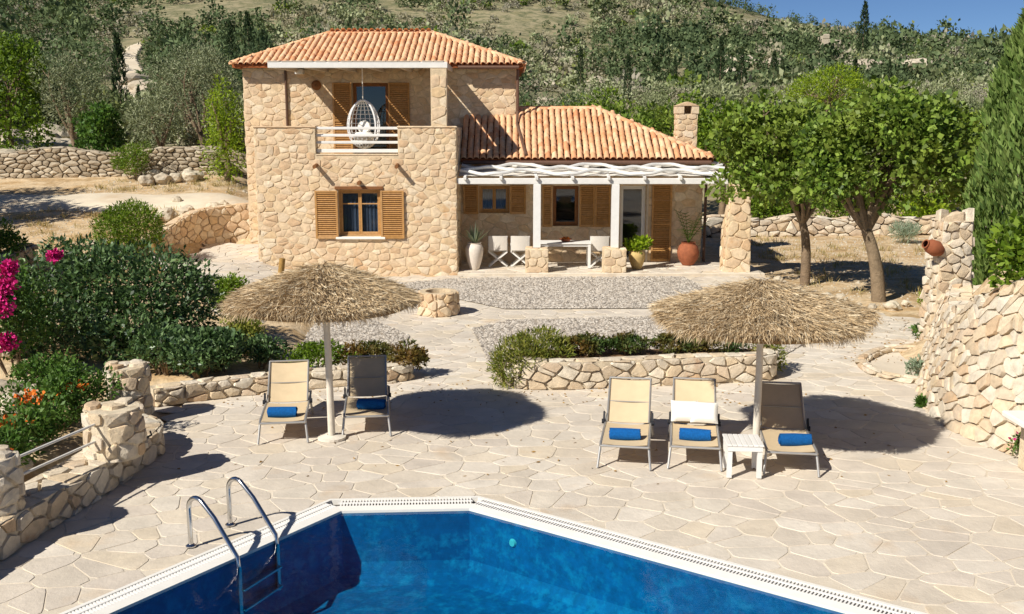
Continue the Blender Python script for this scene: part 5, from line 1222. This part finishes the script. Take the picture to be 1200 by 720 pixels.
for k, (px, py, r) in enumerate(((12, 470, .28), (38, 452, .24), (25, 430, .26), (5, 445, .3), (50, 476, .22), (8, 405, .3), (30, 500, .2), (45, 425, .2), (10, 530, .22))):
    p = G(px, py, .6); boulder('rockery_stone', 'pale rock in the rockery below the bougainvillea', (p.x, p.y, gz(p.x, p.y) + r * .4), r, 11 + k, group='rockery rocks on the left')
p = at(268, 22.6); shrub('shrub', 'fresh green dome shaped shrub above the left parasol rim', 'shrub', (p.x, p.y, p.z), auto_lobes(.62, .55, .5, 9, 13), 2200, .085, .5, 'leaf_bush', 14)
p = at(155, 30.0); shrub('round_shrub', 'clipped round green shrub on the bank left of the house', 'shrub', (p.x, p.y, p.z - .05), [(0, 0, .82, .95, .95, .82), (.3, -.3, .9, .7, .6, .6), (-.35, -.2, .8, .65, .7, .65), (.0, -.1, 1.1, .65, .6, .52)], 7000, .11, .28, 'leaf_bush', 15, sh=.15)
p = at(2, 27.5); shrub('shrub', 'green shrub on the bank at the left edge', 'shrub', (p.x, p.y, p.z + .3), auto_lobes(.7, .7, .6, 8, 16), 2200, .1, .5, 'leaf_garden', 16)
path_wall('bank_wall', 'short rubble bank under the shrub at the left edge', smooth_path([(-13.6, 23.5), (-13.3, 26), (-13.4, 28.6)], 4), .75, .5, .4, .28, MATS['dry_stone'], MATS['dry_core'], 46, z0=lambda u: gz(-13.3, 23.5 + u) - .1, h=.06, bulge=.04, most=60, back=False)
for k, (px, Y, rx, h, n, lab) in enumerate(((372, 17.55, .72, .25, 1900, 'low green hedge plant behind the left parasol pole'), (432, 17.65, .62, .24, 1700, 'low green hedge plant behind the shaded left lounger'), (474, 17.5, .42, .27, 1400, 'dark rounded low shrub at the end of the left bed'))):
    p = at(px, Y); shrub('hedge_plant', lab, 'shrub', (p.x, p.y, .1), auto_lobes(rx, .38, h, 8, 50 + k), n, .075, .45, 'leaf_hedge' if k else 'leaf_bush', 50 + k)
p = at(612, 17.15); shrub('rosemary_bush', 'olive green rosemary bush spilling over the planter wall corner', 'shrub', (p.x, p.y, .0), [(-.1, -.1, .42, .42, .45, .4), (.3, .1, .6, .42, .4, .3), (-.25, -.35, .3, .3, .3, .3), (.55, .0, .55, .32, .3, .22), (.1, -.35, .5, .35, .25, .3)], 4600, .1, .2, 'leaf_rosemary', 17, sh=.18, up=.5)
for k, (x, w_, lab) in enumerate(((1.25, .48, 'low bronze tinted shrub next to the rosemary bush'), (2.05, .52, 'low bronze green shrub second along the planter wall'), (2.85, .5, 'low green shrub on the planter wall behind the pillow lounger'), (3.6, .5, 'low dark green shrub on the planter wall nearest the parasol pole'))):
    shrub('hedge_plant', lab, 'shrub', (x, 17.42 + .03 * k, .42), auto_lobes(w_, .34, .17, 10, 60 + k), 1700, .075, .42, 'leaf_hedge', 60 + k)
shrub('shrub', 'small upright green shrub at the right end of the planter wall', 'shrub', (4.5, 17.75, .0), [(0, 0, .5, .22, .22, .35), (.12, -.1, .3, .22, .2, .25), (-.1, -.05, .7, .14, .14, .18)], 1300, .075, .3, 'leaf_rosemary', 70)
mb = MB(); mb.add([(p.x, p.y, .40) for p in (Vector((.2, 16.75, 0)), Vector((4.3, 17.25, 0)), Vector((4.4, 17.95, 0)), Vector((.3, 17.85, 0)), Vector((-.1, 17.4, 0)))], [(0, 1, 2, 3, 4)]); tag(mb.build('planter_soil', MATS['soil']), 'brown soil filling the bed behind the planter wall', 'soil', kind='structure')
for k, (px, py, h, m, lab) in enumerate(((1072, 447, .38, 'leaf_agave', 'small spiky grey green plant in the ring bed'), (1080, 478, .16, 'leaf_garden', 'tiny weed at the foot of the rough wall'), (1076, 398, .34, 'leaf_garden', 'small dark plant beside the stone pillar'), (1083, 362, .42, 'leaf_yellow', 'yellow green seedling left of the stone pillar'))):
    p = G(px, py); shrub('small_plant', lab, 'plant', (p.x, p.y, 0), auto_lobes(h * .45, h * .45, h * .5, 5, 80 + k), 260, .09, .3, m, 80 + k, stems=3, sr=.008, up=.7)
p = G(1203, 540); shrub('flowering_plant', 'pink flowering plant at the right edge below the bench', 'plant', (p.x, p.y, 0), auto_lobes(.2, .2, .2, 5, 88), 300, .06, .5, 'leaf_garden', 88, flowers=('flower_pink', 160, [(0, 0, .25, .2, .2, .15)]))
p = at(1058, 37.5); shrub('grass_clump', 'pale spiky grass clump on the dirt in front of the boundary wall', 'plant', (p.x, p.y, 0), auto_lobes(.65, .5, .4, 5, 90), 900, .3, .06, 'leaf_agave', 90, stems=0, up=.8)
for k, (px, py, r) in enumerate(((195, 243, .36), (220, 236, .3), (250, 232, .28), (262, 230, .2), (207, 246, .2))):
    p = at(px, 35.0 + .8 * k); boulder('boulder', ('grey boulder at the end of the curved court wall', 'smaller grey boulder above the court wall', 'flat grey boulder above the court wall near the house', 'little pale rock by the house corner', 'pale rock beside the grey boulder')[k], (p.x, p.y, p.z + r * .45), r, 40 + k)
# hedges and trees beyond the wall on the right
for k, (px, Y, rx, h, m, lab) in enumerate(((1075, 41.5, 1.3, .8, 'leaf_yellow', 'bright green bush behind the low boundary wall'), (1118, 42.5, 1.6, .9, 'leaf_bush', 'clipped green hedge bush near the cypress'), (1010, 42, 1.5, .9, 'leaf_orchard', 'green bush behind the larger mulberry trunk'), (900, 41.5, 1.5, .9, 'leaf_bush', 'green bush between the pier and the small mulberry'), (955, 42.5, 1.5, 1.0, 'leaf_orchard', 'green bush seen between the mulberry trunks'))):
    p = at(px, Y); shrub('hedge_bush', lab, 'shrub', (p.x, p.y, p.z), auto_lobes(rx, .9, h, 9, 100 + k), 2200, .16, .5, m, 100 + k)
ORCH = 'orchard trees behind the house'
pr = []
for k, (px, Y, yt, rx, m, lab) in enumerate(((640, 46, 112, 1.7, 'leaf_orchard', 'green orchard tree next to the upper house wall'), (692, 48, 100, 1.9, 'leaf_orchard', 'green orchard tree behind the middle of the wing roof'), (745, 46, 104, 1.8, 'leaf_mulberry', 'darker green orchard tree behind the wing ridge end'), (795, 49, 98, 1.9, 'leaf_orchard', 'green orchard tree behind the chimney'), (845, 47, 108, 1.7, 'leaf_bush', 'yellowish orchard tree right of the chimney'), (1090, 47, 118, 2.0, 'leaf_orchard', 'orchard tree behind the right side of the large mulberry'), (905, 50, 105, 2.0, 'leaf_orchard', 'orchard tree showing over the smaller mulberry'))):
    p = at(px, Y); H = topz(yt, Y) - p.z; tree('orchard_tree', lab, 'tree', (p.x, p.y, p.z), [(0, 0, -.1), (.05, 0, H * .2), (0, 0, H * .35)], auto_lobes(rx, rx, H * .36, 12, 110 + k, (0, 0, H * .62)), 3600, .2, .6, m, 110 + k, ORCH, r0=.14)
p = at(965, 58); H = topz(76, 58) - p.z; tree('stone_pine', 'bright yellow green domed pine rising behind the mulberries', 'pine tree', (p.x, p.y, p.z), [(0, 0, -.1), (0, 0, H * .5), (0, 0, H * .7)], [(0, 0, H * .8, 2.2, 2, H * .16), (-1.2, 0, H * .76, 1.2, 1.2, H * .13), (1.2, 0, H * .76, 1.2, 1.2, H * .13), (.2, -.6, H * .9, 1.3, 1.2, H * .1)], 5200, .17, .3, 'leaf_yellow', 120, r0=.2, up=.6)
# left background trees
for k, (nm, px, Y, yt, rx, m, n, lf, ar, lab) in enumerate((
    ('carob_tree', 14, 50, 36, 2.0, 'leaf_bush', 6500, .2, .6, 'bright green bushy carob tree at the left edge'),
    ('olive_tree', 88, 49, 58, 1.75, 'leaf_olive', 5200, .14, .3, 'grey olive tree beside the carob'),
    ('young_tree', 122, 45.6, 122, 1.0, 'leaf_garden', 3000, .17, .7, 'young broad leaved tree above the dry stone wall'),
    ('olive_tree', 192, 46, 98, 1.35, 'leaf_olive', 4200, .14, .3, 'olive tree at the end of the dry stone wall'),
    ('olive_tree', 238, 48.5, 56, 2.1, 'leaf_olive', 6000, .14, .3, 'large olive tree close to the house corner'),
    ('pine_tree', 266, 43, 86, .85, 'leaf_yellow', 3600, .16, .3, 'yellow green young pine touching the house corner'),
    ('olive_tree', 222, 58, 45, 2.1, 'leaf_olive', 4600, .17, .3, 'pale olive tree farther up behind the others'),
    ('carob_tree', 10, 62, 60, 2.6, 'leaf_pine', 4000, .2, .5, 'dark carob tree behind the left edge'))):
    p = at(px, Y); H = topz(yt, Y) - p.z; rz = H * (.4 if nm != 'pine_tree' else .46)
    tree(nm, lab, 'tree', (p.x, p.y, p.z), [(0, 0, -.1), (.08, 0, H * .12), (-.05, 0, H * .25)], auto_lobes(rx, rx, rz, 13, 130 + k, (0, 0, H - rz * 1.02)) + ([(0, 0, H * .3, rx * .9, rx * .9, H * .3), (-rx * .5, -.5, H * .25, rx * .6, rx * .6, H * .25), (rx * .5, -.4, H * .22, rx * .6, rx * .6, H * .22)] if nm in ('carob_tree', 'pine_tree', 'young_tree') else []), n, lf, ar, m, 130 + k, None, r0=.13, branches=7)
p = at(158, 43.0); shrub('shrub', 'yellow green oval bush in front of the dry stone wall end', 'shrub', (p.x, p.y, p.z), auto_lobes(.9, .8, .8, 9, 150), 3200, .1, .35, 'leaf_bush', 150)
for k, (px, py) in enumerate(((172, 214), (190, 208), (205, 212), (222, 207), (232, 212), (182, 216))):
    p = at(px, 41.8 + .3 * k); boulder('garden_rock', 'pale rock heaped at the foot of the olive trees', (p.x, p.y, p.z + .15), rg.uniform(.25, .42), 70 + k, group='rocks under the olive trees')
# trees outside the picture that throw the shade on the track
for k, (x, y, H) in enumerate(((-22.0, 32.2, 8.0), (-16.4, 24.6, 5.0), (-24.5, 34.8, 8.0), (-16.8, 20.5, 4.6))):
    tree('shade_tree', ('olive tree beyond the left edge shading the track', 'olive tree beyond the left edge shading the drive', 'second tall olive tree beyond the left edge shading the track', 'olive tree beyond the left edge near the bougainvillea')[k], 'tree', (x, y, gz(x, y)), [(0, 0, -.1), (.1, 0, H * .2), (0, 0, H * .35)], auto_lobes(2.2, 2.2, H * .34, 12, 160 + k, (0, 0, H * .64)), 6000, .22, .5, 'leaf_olive', 160 + k, 'trees beyond the left edge')

# ------------------------------------------------------------------ the hillside
HB = [('olive', 'hill_olive', 2.0, 1.7, 1100, .34, .4), ('pine', 'hill_pine', 1.9, 2.6, 1200, .34, .35), ('scrub', 'leaf_scrub', 1.8, 1.1, 900, .3, .4), ('green', 'hill_green', 1.7, 1.2, 900, .32, .5)]
HM = {}
for k, (nm, m, rx, h, n, lf, ar) in enumerate(HB):
    HM[nm] = []
    for v in range(3):
        V, Q = cloud(auto_lobes(rx, rx, h, 11, 200 + k * 7 + v, (0, 0, h * .95), (.3, .5)), n, lf, ar, 210 + k * 7 + v, .25)
        V2, Q2 = cloud(auto_lobes(rx, rx, h, 6, 400 + k * 7 + v, (0, 0, h * .9), (.35, .55)), 100, .62 if nm != 'scrub' else .5, .75, 410 + k * 7 + v, .15, out=.3)
        HM[nm].append((V, Q, np_mesh('hill_' + nm, V, Q, MATS[m]), V2))
rng = random.Random(77)
OUT = []
for px, Y, r in ((985, 200, 2.6), (1008, 206, 3.4), (1030, 210, 2.6), (962, 214, 2.2), (866, 232, 2.4), (884, 228, 2.0), (848, 236, 1.8), (1046, 204, 2.0), (905, 222, 1.8), (640, 160, 1.6), (700, 180, 1.8), (640, 120, 1.2), (735, 95, 1.0), (60, 62, 1.2), (40, 58, 1.1), (25, 55, 1.0), (205, 95, 1.4), (183, 105, 1.8), (160, 115, 1.6), (350, 140, 1.6), (470, 160, 1.8), (860, 200, 2.4), (1070, 220, 2.6), (1000, 95, 1.3), (30, 50, .9), (12, 52, 1.2), (50, 51, .8), (66, 54, 1.0), (22, 56, 1.3), (5, 48, .8), (40, 48.5, .6), (430, 130, 1.4), (976, 288, 3.2)):
    q = at(px, Y); OUT.append((q.x, q.y, r))
HN = {'olive': ('hill_olive', 'rounded grey green olive', 'tree', 'olives on the hillside'), 'pine': ('hill_pine', 'dark green pine', 'tree', 'pines on the hillside'),
      'scrub': ('hill_scrub_bush', 'dry grey scrub bush', 'shrub', 'scrub bushes on the hillside'), 'green': ('hill_bush', 'fresh green bush', 'shrub', 'green bushes on the hillside')}
SEEN = {}
def region(px, Y):
    a = 'at the left edge' if px < 40 else 'above the carob tree' if px < 75 else 'behind the grey olive on the left' if px < 140 else 'right of the hill road' if px < 190 else 'behind the large olive tree' if px < 240 else 'beside the house corner' if px < 290 else 'above the left half of the upper roof' if px < 450 else 'above the right half of the upper roof' if px < 610 else 'above the wing roof ridge' if px < 700 else 'left of the chimney' if px < 790 else 'above the chimney' if px < 840 else 'above the smaller mulberry' if px < 930 else 'behind the domed pine' if px < 1000 else 'above the larger mulberry' if px < 1120 else 'beside the right hand cypress'
    return (' low on the slope ' if Y < 66 else ' partway up the slope ' if Y < 90 else ' halfway up the slope ' if Y < 125 else ' high on the slope ') + a
def road_clear(x, y): return not (50 < y < 235 and 136 < 600 + F * x / (y * .98) < 176)
far = {m: [] for m in ('olive', 'pine', 'scrub', 'green')}; cnt = {k: 0 for k in far}; spots = []
tries = 0
while len(spots) < 7600 and tries < 60000:
    tries += 1; t = rng.random(); Y = 54 + (436 - 54) * t ** .95; px = rng.uniform(-160, 1360); x = (px - 600) / F * Y
    if not road_clear(x, Y): continue
    dens = mnoise.noise(Vector((x * .018, Y * .018, 1.5)))
    if rng.random() > .72 + dens * .9: continue
    if 300 < px < 850 and Y < 60: continue
    if any(abs(x - q[0]) < q[2] * 2.2 and -14 < Y - q[1] < 2 for q in OUT): continue
    spots.append((Y, x, px))
spots.sort()
for Y, x, px in spots:
    n1 = mnoise.noise(Vector((x * .012, Y * .016, 9))); u = rng.random()
    if Y < 90: kind = 'green' if (px > 560 and u < .5) else ('pine' if n1 > .3 else ('olive' if u < .6 else 'scrub'))
    else: kind = 'pine' if (n1 > .34 or (px < 320 and u < .35) or (Y > 395 and u < .75)) else ('olive' if u < .34 else ('scrub' if u < .89 else ('pine' if u < .95 else 'green')))
    s = rng.uniform(.45, .95) * interp([(54, .95), (150, 1.0), (250, 1.3), (350, 1.7), (400, 1.5), (430, 1.2)], Y); z = gz(x, Y)
    if rng.random() < .07: s *= 1.7
    v = rng.randrange(3); rz = rng.uniform(0, 6.28); sc = (s * rng.uniform(.85, 1.2), s * rng.uniform(.85, 1.2), s * rng.uniform(.75, 1.25))
    if cnt[kind] < 75 and -10 < px < 1210:
        nm, lab, cat, grp = HN[kind]; o = bpy.data.objects.new(nm, HM[kind][v][2]); link(o); o.location = (x, Y, z - .15); o.rotation_euler = (0, 0, rz); o.scale = sc; tag(o, lab + region(px, Y), cat, grp); cnt[kind] += 1
    else: far[kind].append((x, Y, z - .2, rz, sc, v))
VV = {k: [] for k in far}; TT = {k: [] for k in far}; rgt = random.Random(3)
for kind, L in far.items():
    for x, Y, z, rz, sc, v in L:
        V4 = HM[kind][v][3] if Y > 130 else HM[kind][v][0].reshape(-1, 4, 3)[::4]; P = V4.reshape(-1, 3) * np.array(sc); c, s_ = cos(rz), sin(rz)
        TT[kind].append(np.full(len(P) // 4, rgt.random(), dtype=np.float32)); VV[kind].append(np.stack([P[:, 0] * c - P[:, 1] * s_ + x, P[:, 0] * s_ + P[:, 1] * c + Y, P[:, 2] + z], axis=1))
for kind, L in VV.items():
    if not L: continue
    V = np.vstack(L); Q = np.arange(len(V)).reshape(-1, 4); o = bpy.data.objects.new('hillside_' + kind + '_cover', np_mesh('hill_cover', V, Q, MATS[dict((b[0], b[1]) for b in HB)[kind]])); link(o); o.data.attributes.new('plant', 'FLOAT', 'FACE').data.foreach_set('value', np.concatenate(TT[kind]))
    tag(o, {'olive': 'grey green olive scrub covering the far hillside', 'pine': 'dark pine wood along the far hillside and ridge', 'scrub': 'dry grey brush covering the far hillside', 'green': 'green brush covering the far hillside'}[kind], 'scrub', kind='stuff')
# cypresses on the slope
CY = None
for k, (px, Y, H) in enumerate(((145, 63, 6.2), (190, 78, 4.5), (206, 80, 4.2), (165, 70, 2.8), (273, 120, 7), (293, 125, 8), (310, 122, 6), (420, 130, 6), (530, 120, 6), (520, 140, 6), (735, 115, 6), (868, 150, 7), (905, 155, 7), (915, 158, 6), (843, 160, 9), (1010, 250, 14), (790, 170, 6), (560, 150, 6), (1000, 120, 5), (1040, 130, 5), (680, 140, 6), (985, 135, 5))):
    p = at(px, Y)
    if CY is None: CY = cypress('hill_cypress', 'thin dark cypress beside the hill road at the left', tuple(p), H, H * .07, 900, .3, 'leaf_cypress_far', 9, 'cypresses on the hillside'); H0 = H
    else: dup(CY, tuple(p), k * 1.3, (H / H0 * (1 + .3 * (k % 3 == 0)), H / H0, H / H0), 'dark slender cypress' + region(px, Y))
# pale rock outcrops, ruin and shed
for k, (x, Y, r) in enumerate(OUT[:-1]):
    boulder('rock_outcrop', 'pale limestone outcrop' + region(600 + F * x / Y, Y), (x, Y, gz(x, Y) + r * .3), r, 90 + k, sc=(1.5, 1, .6), group='rock outcrops on the hillside')
p = at(976, 290); ru = thing('stone_ruin', 'small pale stone ruin on the hillside to the right', 'ruin', tuple(p), scale=1.7); mb = MB(); wall_boxes(mb, -1.6, 1.2, -.5, 2.6, 0, .5, [(-.5, .8, .2, 1.8)]); mb.box2((-1.6, .5, -.5), (-1.1, 3.5, 3.2)); mb.box2((.7, .5, -.5), (1.2, 3.5, 2.0)); mb.box2((-1.1, 3.0, -.5), (.7, 3.5, 2.8)); mb.build('wall', MATS['rock'], ru); MB().box2((-1.62, -.02, 2.6), (-.7, .48, 3.4), .1).build('gable', MATS['rock'], ru)
p = at(640, 72); sh_ = thing('stone_shed', 'long low stone shed with a dark opening right of the upper roof', 'shed', (p.x, p.y, p.z)); mb = MB(); wall_boxes(mb, -2.2, 1.6, -.5, 1.4, 0, .4, [(-1.9, 0, .3, .95)]); mb.box2((-2.2, .4, -.5), (-1.8, 3, 1.4)); mb.box2((1.2, .4, -.5), (1.6, 3, 1.4)); mb.box2((-1.8, 2.6, -.5), (1.2, 3, 1.4)); mb.build('wall', MATS['dry_stone'], sh_); MB().box2((-2.4, -.3, 1.402), (1.8, 3.2, 1.6), .03).build('roof', MATS['dry_stone'], sh_)

# loose stones and dry litter on the bare ground
rgn = np.random.default_rng(12)
for nm, lab, (x0, x1, y0, y1), n in (('loose_stones', 'loose pebbles and clods on the bank left of the house', (-17, -8.8, 24, 43), 2600), ('loose_stones', 'loose pebbles and clods on the bare earth under the mulberry trees', (7.2, 18, 24, 39), 2400)):
    x = rgn.uniform(x0, x1, n); y = rgn.uniform(y0, y1, n); k = np.array([not in_poly(a, b, PAVED) for a, b in zip(x, y)]); x = x[k]; y = y[k]; n = len(x)
    r = rgn.uniform(.015, .05, n) * np.where(rgn.uniform(0, 1, n) < .06, 2.2, 1); V = np.zeros((n, 5, 3)); z = np.array([gz(a, b) for a, b in zip(x, y)]); an = rgn.uniform(0, 6.28, n)
    for i, (dx, dy, dz) in enumerate(((1, 0, -.3), (0, .8, -.3), (-1, 0, -.3), (0, -.8, -.3), (.1, .1, .7))):
        V[:, i, 0] = x + r * (dx * np.cos(an) - dy * np.sin(an)); V[:, i, 1] = y + r * (dx * np.sin(an) + dy * np.cos(an)); V[:, i, 2] = z - .02 + r * dz
    b = (np.arange(n) * 5)[:, None, None]; T = np.array([(0, 1, 4), (1, 2, 4), (2, 3, 4), (3, 0, 4)])[None]
    o = bpy.data.objects.new(nm, np_mesh(nm, V.reshape(-1, 3), (b + T).reshape(-1, 3), MATS['rock'])); link(o); tag(o, lab, 'stones', kind='stuff')

n = 900; x = np.concatenate([rgn.uniform(6.2, 9.0, 420), rgn.uniform(-4.6, 4.8, 280), rgn.uniform(-4.6, 6.0, 200)]); y = np.concatenate([rgn.uniform(18.5, 25.5, 420), rgn.uniform(15.6, 17.0, 280), rgn.uniform(12.0, 22.0, 200)])
k = np.array([in_poly(a, b, PAVED) and not in_poly(a, b, PLANTER) and not in_poly(a, b, P_out) for a, b in zip(x, y)]); P_ = np.stack([x[k], y[k], np.full(k.sum(), .014)], axis=1); D_ = unit(rgn.normal(size=(len(P_), 3)) * np.array([1, 1, .12]))
V, Q = leaf_quads(P_, D_, rgn.uniform(.03, .08, len(P_)), rgn.uniform(.02, .045, len(P_)), rgn, .1); V[:, 2] = np.maximum(V[:, 2], .011)
o = bpy.data.objects.new('fallen_leaves', np_mesh('fallen_leaves', V, Q, MATS['log'])); link(o); tag(o, 'dry brown fallen leaves scattered over the paving', 'leaves', kind='stuff')

for lab, (x0, x1, y0, y1), nc in (('dry yellow grass tufts on the bank left of the house', (-17.5, -9, 24.5, 43), 240), ('dry yellow grass tufts on the earth behind the mulberry trees', (8, 19, 26, 39), 150)):
    PP = []; DD = []; LL = []
    while len(PP) < nc:
        cx_, cy_ = rgn.uniform(x0, x1), rgn.uniform(y0, y1)
        if in_poly(cx_, cy_, PAVED) or (37 < cy_ < 40.2 and cx_ < 0): continue
        m_ = int(rgn.integers(14, 40)); sp = rgn.uniform(.06, .2); q = np.stack([cx_ + rgn.normal(size=m_) * sp, cy_ + rgn.normal(size=m_) * sp, np.zeros(m_)], axis=1); q[:, 2] = gz(cx_, cy_) - .05; PP.append(q); DD.append(unit(rgn.normal(size=(m_, 3)) * .45 + np.array([0, 0, 1]))); LL.append(rgn.uniform(.1, .3, m_))
    PP = np.vstack(PP); DD = np.vstack(DD); LL = np.concatenate(LL); V, Q = leaf_quads(PP, DD, LL, LL * .09, rgn, .1)
    o = bpy.data.objects.new('dry_grass', np_mesh('dry_grass', V, Q, MATS['dry_grass'])); link(o); tag(o, lab, 'grass', kind='stuff')
